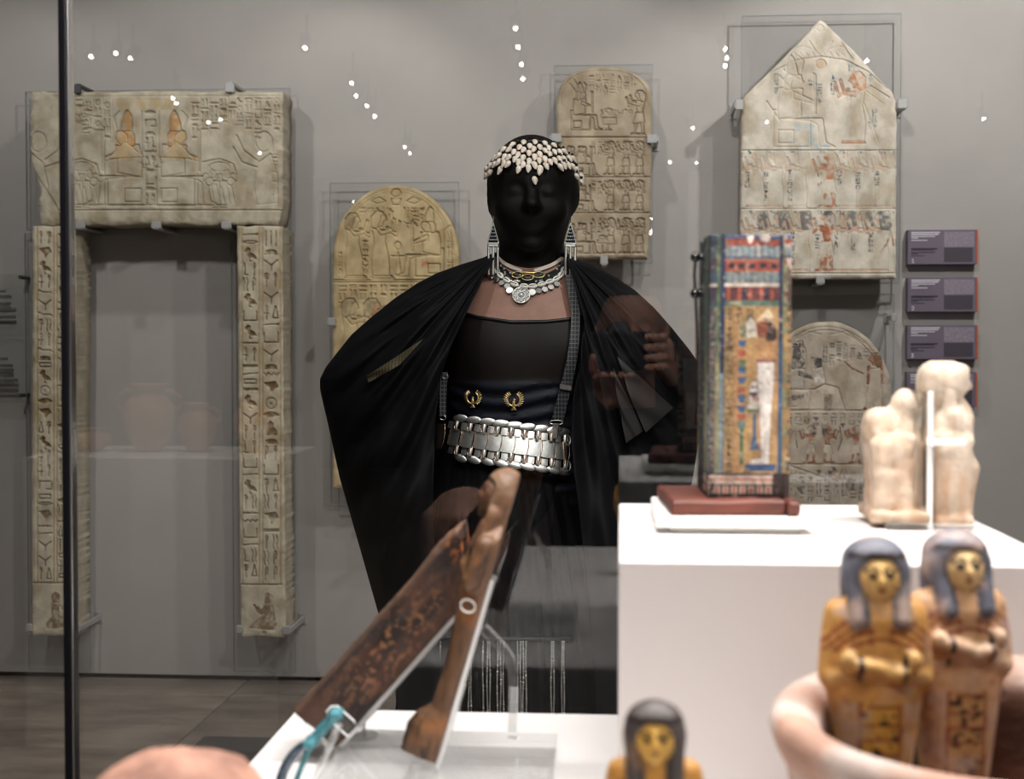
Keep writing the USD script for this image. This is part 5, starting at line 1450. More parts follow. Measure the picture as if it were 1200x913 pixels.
    for (x0, x1, xb, ya, yb) in ((785, 921.5, 784, 583, 613), (922, 936, 922, 584, 613)):
        a, b2 = P(x0, yb, Y - .03), P(x1, ya, Y - .03)
        q = rbox(a[0], b2[0], Y - .028, Y + .11, ZT + .0135, zb, .002)
        q.apply_transform(trimesh.transformations.rotation_matrix(math.radians(3.5), (0, 0, 1), (a[0], Y, 0)))
        q = q.subdivide().subdivide().subdivide(); vv = q.vertices; q.vertices = vv + (np.stack([noise_v(vv, 60, k) for k in range(3)], -1) - .5) * .003
        part(t, 'base_block', q, 'bare_wood', True, label='worn red-brown wooden base block')
    a, b2 = P(768, 632, Y - .045), P(957, 632, Y - .045)
    single('white_slab', 'thin white raised slab under the painted box', 'display slab', cat(rbox(a[0], b2[0], Y - .045, Y + .125, ZT + .0055, ZT + .0132, .0015), rbox(a[0] + .012, b2[0] - .012, Y - .033, Y + .115, ZT + .0001, ZT + .0062, .001)), 'white_slab')
painted_box()

# ------------------------------------------------------------------ pale limestone figures
def limestone():
    Y = 1.24; m = mpp(Y)
    g = lambda x, y, d=0.0: P(x, y, Y + d)
    pale, tan = lin((206, 190, 172)), lin((172, 132, 98))
    def paint(v, seed):
        n = noise_v(v, 34, seed, 5)[:, None]; st = meshkit.fbm(v * np.array([150, 150, 18.]), 4, seed + 2)[:, None]; k = np.clip((n * .5 + st * .5 - .44) * 6, 0, 1) * .6 + .4 * np.clip((1.315 - v[:, 2:3]) / .03, 0, 1)
        return pale * (1 - k * .75) + tan * k * .75
    # the broken seated figure
    def A(X):
        d = S_cap(X, g(1047, 590), g(1041, 525), .0185, .0195)
        d = smin(d, S_box(X, g(1046, 562, .005), (.020, .030, .036), .008), .012)
        d = smin(d, S_ell(X, g(1028, 500, .004), (.014, .024, .016)), .014)
        d = smin(d, S_ell(X, g(1060, 472, .0), (.0092, .0115, .0115)), .006)
        d = smin(d, S_cap(X, g(1058, 480), g(1052, 505), .009, .016), .012)
        d = smin(d, S_cap(X, g(1026, 522, -.022), g(1066, 516, -.026), .0055, .006), .006)
        for x in (1034, 1058):
            d = smin(d, S_cap(X, g(x, 530, -.024), g(x, 592, -.026), .0085, .009), .006)
        d = smin(d, S_box(X, g(1046, 601, .0), (.024, .040, .005), .003), .004)
        X2 = X * 1.0
        return d + (meshkit.fbm(X2 * 70, 4, 3) - .5) * .005
    c = g(1045, 545)
    v, f = nets(A, (c[0] - .042, Y - .06, ZT + .0006), (c[0] + .042, Y + .06, c[2] + .075), .0018)
    v[:, 2] += 0
    single('seated_figure', 'broken pale limestone seated figure with a small worn head, beside the painted box', 'stone figure', (v, f), 'stone_fine', True, paint(v, 5))
    # the bigger one, face in profile towards the wall labels
    def B(X):
        d = S_box(X, g(1109, 560), (.0155, .028, .040), .008)
        d = smin(d, S_cap(X, g(1110, 520), g(1113, 488), .018, .019), .012)
        hd = S_box(X, g(1104, 447.5), (.0200, .0205, .0178), .0132)                         # wig and head in one rounded block
        hd = smin(hd, S_cap(X, g(1096, 455), g(1095, 502), .0130, .0120), .006)
        hd = smin(hd, S_box(X, g(1122, 440, -.002), (.0066, .014, .0085), .004), .004)
        hd = smin(hd, S_cap(X, g(1131, 442, -.003), g(1135, 453, -.003), .0016, .0036), .003)
        hd = smax(hd, -S_ell(X, g(1134, 464, -.003), (.0050, .020, .0028)), .003)
        hd = smax(hd, -S_cap(X, g(1104, 452, -.0235), g(1103, 505, -.0240), .0030, .0030), .002)   # groove behind the lappet
        d = smin(np.minimum(d, hd), S_cap(X, g(1110, 466), g(1117, 508), .0118, .0128), .006)
        d = smin(d, S_cap(X, g(1112, 462, -.0155), g(1114, 508, -.0150), .0062, .0070), .002)      # lappet
        d = smin(d, S_box(X, g(1114, 502, .0), (.0140, .019, .0100), .006), .010)
        d = smin(d, S_cap(X, g(1118, 488, -.021), g(1124, 512, -.021), .0062, .0060), .003)
        d = smin(d, S_cap(X, g(1117, 520, -.02), g(1134, 548, -.012), .0065, .008), .008)  # arm to knee
        d = smin(d, S_cap(X, g(1134, 550, -.01), g(1125, 595, -.01), .0085, .010), .008)
        d = smin(d, S_box(X, g(1110, 606), (.0165, .030, .004), .003), .004)
        d = smin(d, S_box(X, g(1107, 516), (.0195, .025, .0035), .002), .004)
        return d + (meshkit.fbm(X * 70, 4, 8) - .5) * .003
    c = g(1110, 520)
    v, f = nets(B, (c[0] - .034, Y - .05, ZT + .0006), (c[0] + .034, Y + .05, c[2] + .085), .0017)
    single('kneeling_figure', 'pale limestone figure with a heavy wig, face in profile before the purple labels', 'stone figure', (v, f), 'stone_fine', True, paint(v, 9))
    t = thing('acrylic_support', 'clear upright acrylic support between the two pale limestone figures', 'display stand', at=g(1083, 605))
    a, b = g(1077, 612, -.035), g(1088, 459, -.035)
    part(t, 'upright', rbox(a[0], b[0], Y - .036, Y + .010, ZT + .0005, b[2], .0012), 'acrylic')
    part(t, 'upright_edge', rbox(b[0] - .0008, b[0] + .004, Y - .0372, Y - .0345, ZT + .0005, b[2], .0008), 'lit_edge_paint', label='white strip painted as a lit acrylic edge')
    a, b = g(1086, 522, -.04), g(1133, 515, -.04)
    part(t, 'arm', rbox(a[0], b[0], Y - .041, Y - .0375, a[2], b[2], .001), 'lit_edge_paint')  # arm wears the same white, painted for its lit look
    a, b = g(1040, 616, -.05), g(1142, 616, -.05)
    part(t, 'foot', rbox(a[0], b[0], Y - .05, Y - .037, ZT + .0003, ZT + .005, .001), 'acrylic')
limestone()

# ------------------------------------------------------------------ bowl and funerary figurines
def shabti(cx, cy, z0, H, label, turn, palette, seed, arms=1):
    """A mummiform figurine with a lobed wig; local units of its height, x right, front -y."""
    body_k = np.array([(0, .070, .070), (.04, .080, .092), (.08, .076, .070), (.2, .086, .068), (.36, .106, .078), (.5, .124, .086), (.58, .136, .09), (.70, .138, .086), (.78, .118, .074), (.83, .07, .055), (.845, .01, .01)])
    def parts(X):
        x, y, z = X[..., 0], X[..., 1], X[..., 2]
        w, d = np.interp(z, body_k[:, 0], body_k[:, 1]), np.interp(z, body_k[:, 0], body_k[:, 2])
        q = (np.abs(x) / w) ** 2.4 + (np.abs(y) / d) ** 2.4
        body = (q ** (1 / 2.4) - 1) * np.minimum(w, d)
        body = np.maximum(body, np.maximum(-z, z - .845))
        body = smin(body, S_ell(X, (0, -.06, .035), (.065, .075, .035)), .03)
        for s in (-1, 1):                               # shoulders, upper arms
            body = smin(body, S_cap(X, (s * .100, -.005, .785), (s * .126, -.02, .615), .042, .034), .03)
        wig = S_ell(X, (0, .008, .915), (.091, .086, .087))
        wig = smin(wig, S_box(X, (0, .012, .905), (.080, .070, .070), .045), .02)
        wig = smin(wig, S_ell(X, (0, .05, .84), (.085, .05, .09)), .03)
        for s in (-1, 1):
            wig = smin(wig, S_cap(X, (s * .066, -.022, .90), (s * .058, -.070, .775), .027, .026), .02)
        wig = smax(wig, -S_ell(X, (0, -.10, .886), (.066, .08, .070)), .008)
        face = S_ell(X, (0, -.028, .890), (.066, .056, .066))
        face = smin(face, S_ell(X, (0, -.052, .845), (.028, .026, .020)), .025)
        for s in (-1, 1):
            face = smax(face, -S_ell(X, (s * .024, -.086, .902), (.017, .011, .008)), .008)
            face = smin(face, S_ell(X, (s * .024, -.072, .901), (.013, .007, .005)), .005)
            face = smin(face, S_ell(X, (s * .057, -.036, .890), (.007, .012, .017)), .005)
        face = smin(face, S_cap(X, (0, -.080, .905), (0, -.093, .880), .006, .009), .007)
        face = smin(face, S_ell(X, (0, -.080, .860), (.015, .007, .005)), .005)
        neck = S_cap(X, (0, -.025, .85), (0, -.035, .77), .038, .05)
        arm = np.full(x.shape, 9.)
        if arms:
            lift = 0.0 if arms == 1 else .03
            for s in (-1, 1):
                arm = smin(arm, S_cap(X, (s * .122, -.040, .615), (-s * .060, -.098 - .006 * s, .645 + lift + .012 * s), .029, .022), .008)
                arm = smin(arm, S_ell(X, (s * .088, -.088, .668 + lift), (.025, .022, .028)), .008)
        return body, wig, face, neck, arm
    def F(X):
        b, w, f, n, a = parts(X)
        d = smin(smin(b, n, .02), a, .012)
        return np.minimum(smin(d, w, .006), f)
    v, f = nets(F, (-.19, -.17, -.01), (.19, .13, 1.02), .0085)
    b, w, fc, nk, ar = parts(v)
    k = np.argmin(np.stack([b, w, fc, nk, ar], 1), 1)
    C = {n: lin(c) for n, c in palette.items()}
    col = np.where((k == 1)[:, None], C['wig'], np.where((k == 2)[:, None], C['face'], np.where((k == 4)[:, None], C['arm'], C['body'])))
    x, y, z = v.T
    n1, n2 = noise_v(v, 26, seed), noise_v(v, 9, seed + 1)
    # pigments: eyes and brows, wig band, wrist bands, collar, text column
    front = (y < -.02)
    for s in (-1, 1):
        e = ((x - s * .024) / .0165) ** 2 + ((z - .901) / .0075) ** 2 < 1
        col[(k == 2) & e & front] = C['dark']
        br = (np.abs(z - (.919 - 2.5 * (x - s * .024) ** 2 * 8)) < .0045) & (np.abs(x - s * .026) < .022)
        col[(k == 2) & br & front] = C['dark']
        col[(k == 4) & (np.abs(np.abs(x) - .062) < .006)] = C['dark']
    col[(k == 2) & (np.abs(z - .860) < .0035) & (np.abs(x) < .014)] = C['red']
    col[(k == 1) & (z > .945) & (z < .962) & front] = C['dark']
    stripe = (k == 1) & (np.sin(x * 260) > .55) & (z < .86); col[stripe] = col[stripe] * .8
    chest = (k == 0) & (z > .69) & front
    for zz in (.80, .775, .75, .725):
        q = chest & (np.abs(z - zz + (x * 1.6) ** 2 * 1.5) < .006); col[q] = C['red']
    leg = (k == 0) & (z < .55) & front
    mid = leg & (np.abs(x) < .052 - .0 * z); col[mid] = C['column']
    for zz in np.arange(.04, .54, .045):
        q = mid & (np.abs(z - zz) < .0035); col[q] = C['red']
    rngl = np.random.default_rng(seed)
    for _ in range(70):
        a_, z_ = rngl.uniform(-.045, .045), rngl.uniform(.03, .53); q = mid & (np.abs(x - a_) < rngl.uniform(.004, .014)) & (np.abs(z - z_) < rngl.uniform(.003, .008)); col[q] = C['dark']
    q = leg & (np.abs(np.abs(x) - .055) < .005); col[q] = C['red']
    side = leg & (np.abs(x) > .062); t = np.clip((n1 - .35) * 3, 0, 1)[:, None]; col[side] = (C['side'] * t + col * (1 - t))[side]
    n3 = noise_v(v, 40, seed + 4, 5); dk_ = np.clip((n3 - .52) * 5, 0, 1)[:, None] * ((k == 0) | (k == 4))[:, None]; col = col * (1 - .45 * dk_) + lin((150, 92, 52)) * .45 * dk_
    loss = np.clip((n2 - .56) * 7, 0, 1)[:, None] * np.array([.75]) * (k != 2)[:, None]; col = col * (1 - loss) + C['bare'] * loss
    R = trimesh.transformations.rotation_matrix(turn, (0, 0, 1)); v2 = trimesh.transform_points(v * H, R) + np.array([cx, cy, z0])
    return single('shabti_figurine', label, 'figurine', (v2, f), 'painted_wood', True, np.clip(col, 0, 1))
yel = dict(wig=(104, 106, 118), face=(226, 184, 112), body=(214, 160, 88), arm=(222, 178, 110), dark=(52, 44, 44), red=(150, 76, 50), column=(214, 164, 70), side=(206, 176, 152), bare=(196, 172, 156))
pink = dict(wig=(106, 108, 122), face=(230, 196, 140), body=(214, 170, 128), arm=(226, 192, 160), dark=(50, 44, 44), red=(152, 88, 64), column=(204, 158, 104), side=(206, 176, 156), bare=(206, 180, 166))
gold = dict(wig=(86, 78, 76), face=(226, 176, 82), body=(212, 152, 72), arm=(218, 164, 86), dark=(46, 36, 34), red=(150, 80, 44), column=(212, 160, 72), side=(204, 160, 96), bare=(176, 132, 96))
BOWL = np.array([.236, .852])
def bowl_and_figures():
    z0 = ZL + .0004
    prof = [(0, .0), (.082, .0), (.100, .010), (.120, .05), (.130, .094), (.1345, .116), (.141, .128), (.1435, .138), (.141, .146), (.135, .149), (.122, .145), (.113, .136), (.110, .12), (.111, .08), (.109, .05), (.102, .028), (.094, .022), (0, .020)]
    pr = np.array(prof); k = np.r_[0, np.cumsum(np.linalg.norm(np.diff(pr, axis=0), axis=1))]
    q = np.linspace(0, k[-1], 90); m = lathe(np.c_[np.interp(q, k, pr[:, 0]), np.interp(q, k, pr[:, 1])], (0, 0, 0), 128)
    v = m.vertices; a = np.arctan2(v[:, 1], v[:, 0]); k = 1 + .016 * np.sin(2 * a + 1) + .03 * (noise_v(v, 22, 2) - .5)
    v = v * np.c_[k, k, 1 + .035 * np.sin(a + .3) * (v[:, 2] > .06)]; m.vertices = v + np.array([BOWL[0], BOWL[1], z0])
    v = m.vertices - np.array([BOWL[0], BOWL[1], z0]); rr = np.hypot(v[:, 0], v[:, 1]); nb = noise_v(v, 30, 4, 5)[:, None]; nl = noise_v(v, 11, 8, 4)[:, None]
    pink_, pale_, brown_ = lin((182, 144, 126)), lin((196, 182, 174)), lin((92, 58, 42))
    k = np.clip((nb * .6 + nl * .4 - .42) * 6, 0, 1) * np.clip((v[:, 2:3] - .09) / .03, .25, 1); bcol = pink_ * (1 - k) + pale_ * k
    k = np.clip((.116 - rr) / .006, 0, 1)[:, None] * (v[:, 2:3] < .138); bcol = bcol * (1 - k) + brown_ * (.8 + .4 * nb) * k  # inner wall brown, darkened further to carry the shade inside the bowl
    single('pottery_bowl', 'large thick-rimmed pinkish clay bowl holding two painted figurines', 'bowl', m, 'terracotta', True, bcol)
    p1, p2 = P(1025, 700, .895), P(1120, 700, .925)
    shabti(p1[0], .895, z0 + .0232, .2215, 'yellow painted figurine with grey wig and folded arms, in the bowl before the tall plinth', .06, yel, 3)
    shabti(p2[0], .925, z0 + .0232, .2235, 'pinker painted figurine with arms crossed high, in the bowl below the limestone figures', .22, pink, 6, 2)
    p3 = P(767, 850, .75)
    shabti(p3[0], .75, ZL + .0004, .1755, 'gold-faced figurine with brown wig standing alone on the low plinth', .0, gold, 8)
bowl_and_figures()

def clay_vessel():
    p = P(203, 883, .76); h = p[2] - ZL
    prof = [(0, 0), (.040, 0), (.060, .03), (.071, .065), (.068, .095), (.054, h * .80), (.036, h * .93), (.018, h * .985), (0, h)]
    s = np.linspace(0, 1, 40); pr = np.array(prof); q = np.linspace(0, len(prof) - 1, 60)
    from scipy.interpolate import PchipInterpolator
    pi = np.c_[PchipInterpolator(np.arange(len(pr)), pr[:, 0])(q), PchipInterpolator(np.arange(len(pr)), pr[:, 1])(q)]
    m = lathe(pi, (0, 0, 0), 64); v = m.vertices; m.vertices = v + (noise_v(v, 30, 3)[:, None] - .5) * .008 * np.clip(v[:, 2:] / .03, 0, 1) + np.array([p[0], .76, ZL + .0003])
    single('clay_vessel', 'rounded pinkish clay vessel at the bottom edge, left of the white plinth corner', 'vessel', m, 'terracotta_pale', True)
    q = P(287, 905, .93)
    single('label_block', 'tiny white label block on the low plinth between clay vessel and blue amulet', 'label', rbox(q[0] - .008, q[0] + .008, .925, .94, ZL + .0002, ZL + .012, .002), 'white_slab')
clay_vessel()

# ------------------------------------------------------------------ wooden coffin pieces on clear stands
def axis_frame(a, b, Y):
    """Local frame of a leaning piece: s along from foot a to head b (pixels on the plane y = Y), t towards its front, w away from the camera."""
    A, B = P(*a, Y), P(*b, Y); s = (B - A) / np.linalg.norm(B - A); w = np.array([0, 1.0, 0]); t = np.cross(w, s); t /= np.linalg.norm(t)
    return A, s, t, w, np.linalg.norm(B - A)
YC = 1.17
def coffin_lid():
    A, s, t, w, Ln = axis_frame((513, 889), (611, 553), YC)
    t = -t if t[0] > 0 else t
    TT = np.array([(0, .029), (.03, .031), (.095, .0305), (.134, .026), (.173, .0168), (.28, .0155), (.42, .0167), (.55, .0205), (.61, .0225), (.66, .0245), (.70, .0235), (.76, .021), (.80, .018), (.84, .014), (1.0, .01)])
    WW = np.array([(0, .016), (.05, .020), (.1, .019), (.16, .016), (.3, .018), (.5, .024), (.62, .029), (.72, .031), (.78, .026), (.82, .018), (.9, .016), (.97, .012), (1.0, .01)])
    def parts(X):
        q = X - A; u, a, b = q @ s / Ln, q @ t, q @ w
        T, W_ = np.interp(u, *TT.T) * 1.06, np.interp(u, *WW.T)
        r = (np.maximum(a, -a * 3) / T) ** 2.2 + (np.abs(b) / W_) ** 2.2
        body = (np.maximum(r, 1e-9) ** (1 / 2.2) - 1) * np.minimum(T, W_)
        body = np.maximum(body, np.maximum(-a, np.maximum(-u, u - .84) * Ln))
        Q = np.stack([u * Ln, a, b], -1); c = lambda uu, aa, bb=0: (uu * Ln, aa, bb)
        wig = S_ell(Q, c(.905, .0085), (.096 * Ln, .0190, .0205))
        for sd in (-1, 1):
            wig = smin(wig, S_cap(Q, c(.845, .0115, sd * .0155), c(.725, .0180, sd * .0165), .0068, .0062), .006)
        wig = smax(wig, -S_box(Q, c(.882, .0330), (.068 * Ln, .0160, .05), .006), .002)
        face = S_ell(Q, c(.893, .0168), (.068 * Ln, .0112, .0145))
        face = smin(face, S_cap(Q, c(.915, .0258), c(.886, .0284), .0012, .0021), .002)
        face = smin(face, S_ell(Q, c(.864, .0262), (.0018, .0018, .005)), .0012); face = smin(face, S_ell(Q, c(.856, .0254), (.0018, .0018, .004)), .0012)
        face = smin(face, S_ell(Q, c(.838, .0220), (.0045, .0042, .006)), .003)
        for sd in (-1, 1):
            face = smax(face, -S_ell(Q, c(.908, .0274, sd * .0075), (.0032, .0028, .0052)), .0015)
            face = smin(face, S_ell(Q, c(.888, .0120, sd * .0160), (.0062, .0032, .0022)), .0015)
        arm = np.full(u.shape, 9.)
        for sd in (-1, 1):
            arm = smin(arm, S_cap(Q, c(.745, .0095, sd * .026), c(.625, .0125, sd * .0265), .0090, .0075), .004)
            arm = smin(arm, S_cap(Q, c(.615, .0140, sd * .024), c(.655, .0215, sd * .008), .0060, .0048), .004)
            arm = smin(arm, S_ell(Q, c(.662, .0225, sd * .008), (.0055, .0045, .0055)), .003)
        return body, wig, face, arm, u, a, b
    def F(X):
        b, wg, fc, ar, u, a, _ = parts(X)
        d = smin(smin(b, ar, .0025), wg, .0015)
        d = np.minimum(d, fc) + (meshkit.fbm(X * np.array([90, 90, 90]), 4, 5) - .5) * .0022
        return np.maximum(d, -a)
    e = A + s * Ln
    lo = np.minimum(A, e) - np.array([.066, 0, .03]); hi = np.maximum(A, e) + np.array([.03, 0, .03])
    v, f = nets(F, (lo[0], YC - .042, lo[2]), (hi[0], YC + .042, hi[2]), .0016)
    b, wg, fc, ar, u, a, bb = parts(v)
    k = np.argmin(np.stack([b, wg, fc, ar], 1), 1)
    base, dark, org = lin((116, 84, 60)), lin((46, 36, 30)), lin((150, 98, 56))
    g = np.stack([u * 3, a * 60, bb * 60], -1); n = meshkit.fbm(g * 3, 5, 2); n2 = meshkit.fbm(v * 55, 5, 7)
    kk = np.clip((n - .50) * 5, 0, 1)[:, None]; col = base * (1 - kk * .85) + dark * kk * .85
    o = np.clip((n2 - .55) * 6, 0, 1)[:, None]; col = col * (1 - .6 * o) + org * .6 * o
    col[k == 2] = col[k == 2] * .35 + lin((84, 54, 40)) * .65
    q = np.clip((u - .83) / .05, 0, 1)[:, None] * np.clip((n2 - .42) * 5, 0, 1)[:, None] * (k == 1)[:, None]; col = col * (1 - .5 * q) + lin((170, 146, 126)) * .5 * q
    single('carved_coffin_figure', 'small carved wooden coffin lid with a face in profile, leaning upright on a clear stand', 'coffin lid', (v, f), 'painted_wood', True, col)
    # its stand
    st = thing('acrylic_stand', 'clear bent-rod stand holding the wooden lid with the face', 'display stand', at=P(560, 897, YC))
    back = lambda x, y: P(x, y, YC)
    nrm = -t
    p0, p1 = A + s * (-.035 * Ln), A + s * (.635 * Ln)
    v8 = []
    for q in (p0, p1):
        for ww in (-.013, .013):
            for tt in (.0008, .0052):
                v8.append(q + w * ww + nrm * tt)
    part(st, 'back_rest', trimesh.convex.convex_hull(np.array(v8)), 'acrylic')
    part(st, 'rest_edge', trimesh.convex.convex_hull(np.array([q + w * ww + nrm * tt for q in (p0 + s * .004, p1) for ww in (-.0138, -.0131) for tt in (.0008, .0045)])), 'lit_edge_paint', label='white strip painted as a lit acrylic edge')
    c0 = A + s * (.545 * Ln)
    lp = [c0 + nrm * .003 - w * .026, c0 + nrm * .003 - w * .034, c0 + t * .006 - w * .036, c0 + t * .014 - w * .036 + s * .002, c0 + t * .018 - w * .035]
    def flat_loop(cx, rx, rz, thick, off, tilt):
        pts = [cx + (s * math.cos(tilt) + t * math.sin(tilt)) * rz * math.sin(q) + (t * math.cos(tilt) - s * math.sin(tilt)) * rx * math.cos(q) - w * off for q in np.linspace(0, 2 * np.pi, 25)]
        return tube(pts, thick, 7, False)
    part(st, 'side_clip', flat_loop(c0 + t * .010, .0062, .0050, .0007, .030, -.15), 'white_slab', True, label='white-edged side clip')
    rod = [P(565, 737, YC + .01), P(578, 750, YC + .014), P(590, 763, YC + .018), P(597.5, 774, YC + .02), P(601, 790, YC + .02), P(601.5, 820, YC + .02), P(600, 866, YC + .02)]
    rr = np.array(rod); rs = np.array([np.interp(np.linspace(0, 6, 36), np.arange(7), ndimage.gaussian_filter1d(rr[:, k], .01)) for k in range(3)]).T
    part(st, 'bent_rod', sweep_flat(rs, .0075, .010, (0, -1, 0)), 'acrylic', 40)
    a, b2 = P(383, 893, 1.03), P(640, 862, 1.03)
    part(st, 'base_slab', rbox(P(560, 890, YC)[0] - .052, P(647, 890, YC)[0], 1.075, YC + .10, ZL + .0004, ZL + .016, .0015), 'acrylic')
    f0 = P(527, 906, YC - .06)
    part(st, 'foot', rbox(f0[0] - .02, f0[0] + .028, YC - .12, YC - .096, ZL + .0003, ZL + .006, .001), 'acrylic')
coffin_lid()

def coffin_trough():
    Y2 = YC + .072
    A, s, t, w, Ln = axis_frame((401, 866), (580, 664), Y2)
    t = -t if t[0] > 0 else t
    Ln *= 1.06
    H0 = .0485
    def F(X):
        q = X - A; u, a, b = q @ s / Ln, q @ t, q @ w
        top = H0 * np.interp(u, [0, .1, .75, .9, 1], [1.02, 1.0, 1.0, 1.05, .95])
        d = S_box(np.stack([u * Ln - Ln / 2, a - top / 2, b], -1), (0, 0, 0), (Ln / 2, 1, .034), .004)
        d = np.maximum(d, np.maximum(-a, a - top))
        d = np.maximum(d, (u - (.80 + .2 * a / H0)) * Ln)
        hollow = S_box(np.stack([u * Ln - Ln / 2, a - .035, b], -1), (0, 0, 0), (Ln / 2 - .012, .024, .024), .006)
        d = smax(d, -hollow, .003)
        n = meshkit.fbm(np.stack([q @ s * 40, a * 110, b * 110], -1), 4, 4)
        return d + (n - .5) * .0042 + .006 * np.clip(u - .86, 0, 1) * (meshkit.fbm(X * 160, 3, 9) - .5) * 4
    e = A + s * Ln; e2 = A + t * H0
    lo = np.minimum.reduce([A, e, e2, e + t * H0]) - .008; hi = np.maximum.reduce([A, e, e2, e + t * H0]) + .008
    v, f = nets(F, (lo[0], Y2 - .044, lo[2]), (hi[0], Y2 + .044, hi[2]), .0017)
    q = v - A; u, a, b = q @ s / Ln, q @ t, q @ w
    base, dark, org = lin((74, 48, 36)), lin((34, 24, 20)), lin((132, 90, 60))
    g = np.stack([q @ s * 26, a * 110, b * 60], -1); n = meshkit.fbm(g, 5, 2); n2 = meshkit.fbm(np.stack([q @ s * 190 + a * 90, a * 380 - q @ s * 60, b * 20], -1), 4, 6)
    kk = np.clip((n - .42) * 4, 0, 1)[:, None]; col = base * (1 - kk) + dark * kk
    mid = np.exp(-((a / H0 - .45) / .36) ** 2) * np.clip(1 - np.abs(u - .45) / .42, 0, 1)
    o = (np.clip((n2 - .53) * 12, 0, 1) * np.clip(mid * 1.6, 0, 1))[:, None]; col = col * (1 - o) + org * o
    o = np.clip((u - .86) * 12, 0, 1)[:, None] * np.clip((n2 - .5) * 9, 0, 1)[:, None]; col = col * (1 - o) + lin((196, 112, 48)) * o
    edge = np.clip((a - H0 * .9) / .003, 0, 1)[:, None]; col = col * (1 - .35 * edge) + lin((150, 122, 104)) * .35 * edge
    single('coffin_trough', 'dark wooden coffin trough with flaking painted side, leaning low on a clear stand', 'coffin trough', (v, f), 'painted_wood', True, col)
    st = thing('acrylic_stand', 'clear low stand holding the foot of the dark coffin trough', 'display stand', at=P(418, 862, Y2))
    nrm = -t
    v8 = [qq + w * ww + nrm * tt for qq in (A - s * .004, A + s * Ln * .80) for ww in (-.02, .02) for tt in (.0010, .0055)]
    part(st, 'back_rest', trimesh.convex.convex_hull(np.array(v8)), 'acrylic')
    part(st, 'rest_edge', trimesh.convex.convex_hull(np.array([qq + w * ww + nrm * tt for qq in (A, A + s * Ln * .80) for ww in (-.0208, -.0201) for tt in (.0010, .0046)])), 'lit_edge_paint', label='white strip painted as a lit acrylic edge')
    v8 = [A - s * so + w * ww + t * tt for so in (.004, .008) for ww in (-.02, .02) for tt in (-.005, .012)]
    part(st, 'toe_lip', trimesh.convex.convex_hull(np.array(v8)), 'acrylic')
    c0 = A + s * .024
    ring = [(0, -.002), (.010, -.002), (.0115, .004), (.0115, .020), (.008, .0235), (.003, .0235), (-.0005, .020), (-.0005, .002)]
    cl = [c0 + s * (a_ - .004) * 1.15 + t * b_ * 1.15 - w * .041 for a_, b_ in ring] + [c0 + s * (-.004) * 1.15 + t * -.002 * 1.15 - w * .041]
    sc_ = part(st, 'side_clip', trimesh.convex.convex_hull(np.array([p + w * k for p in cl for k in (-.0006, .0006)])), 'acrylic')
    part(sc_, 'edge', tube(cl, .0010, 7, False), 'lit_edge_paint', True, label='white strip painted as a lit acrylic edge')
    p = P(419, 862, Y2)
    zf = ZL + .0164
    part(st, 'post', tube([(p[0] + .002, Y2, zf), (p[0] + .002, Y2, zf + .026)], .0055, 14), 'acrylic', True)
    part(st, 'disc_foot', lathe([(0, 0), (.016, 0), (.0165, .0015), (.015, .003), (0, .0035)], (p[0] + .002, Y2, zf), 28), 'acrylic', True)
    part(st, 'base_slab', rbox(P(384, 890, YC)[0], P(560, 890, YC)[0] - .054, 1.075, YC + .10, ZL + .0004, ZL + .016, .0015), 'acrylic')
coffin_trough()

def amulet():
    Y3 = 1.04
    g = lambda x, y, d=0: P(x, y, Y3 + d)
    A0, B0 = g(394, 837), g(365, 869)
    t = thing('faience_amulet', 'bright turquoise faience amulet with a long loop, leaning beside the coffin trough', 'amulet', at=g(356, 905))
    def F(X):
        d = S_cap(X, A0, B0, .0042, .0042)
        d = smin(d, S_box(X, A0, (.0046, .008, .0035), .002), .003)
        d = smin(d, S_cap(X, g(365, 869), g(338, 938), .0022, .0024), .003)
        d = smin(d, S_box(X, B0, (.0045, .012, .003), .002), .003)
        return d
    c = g(366, 880)
    v, f = nets(F, (c[0] - .035, Y3 - .02, ZL + .0004), (c[0] + .03, Y3 + .02, c[2] + .045), .0013)
    part(t, 'handle', (v, f), 'faience', True)
    pts = [g(362 + (-17) * math.sin(q) - 26 * (1 - math.cos(q)) / 2, 872 + 66 * (1 - math.cos(q)) / 2, .012 * math.sin(q)) for q in np.linspace(0, math.pi, 24)]
    part(t, 'loop', tube(pts, [.0028 + .0012 * math.sin(q) for q in np.linspace(0, math.pi, 24)], 10), 'dark_glaze', True, label='dark blue glazed loop')
    st = thing('acrylic_stand', 'small clear sloping rest behind the turquoise amulet', 'display stand', at=g(370, 905))
    q0, q1 = g(391, 851), g(350, 945)
    d = (q1 - q0) / np.linalg.norm(q1 - q0); nn = np.array([-d[2], 0, d[0]]); nn = nn if nn[0] > 0 else -nn
    part(st, 'rest', trimesh.convex.convex_hull(np.array([p + nn * k + np.array([0, e, 0]) for p in (q0, q0 + d * ((ZL + .001 - q0[2]) / d[2])) for k in (.0015, .005) for e in (-.012, .012)])), 'acrylic')
mat('dark_glaze', srgb(58, 74, 92), 0.15, var=0.5, scale=120, color2=srgb(120, 150, 170), spec=0.8)
amulet()

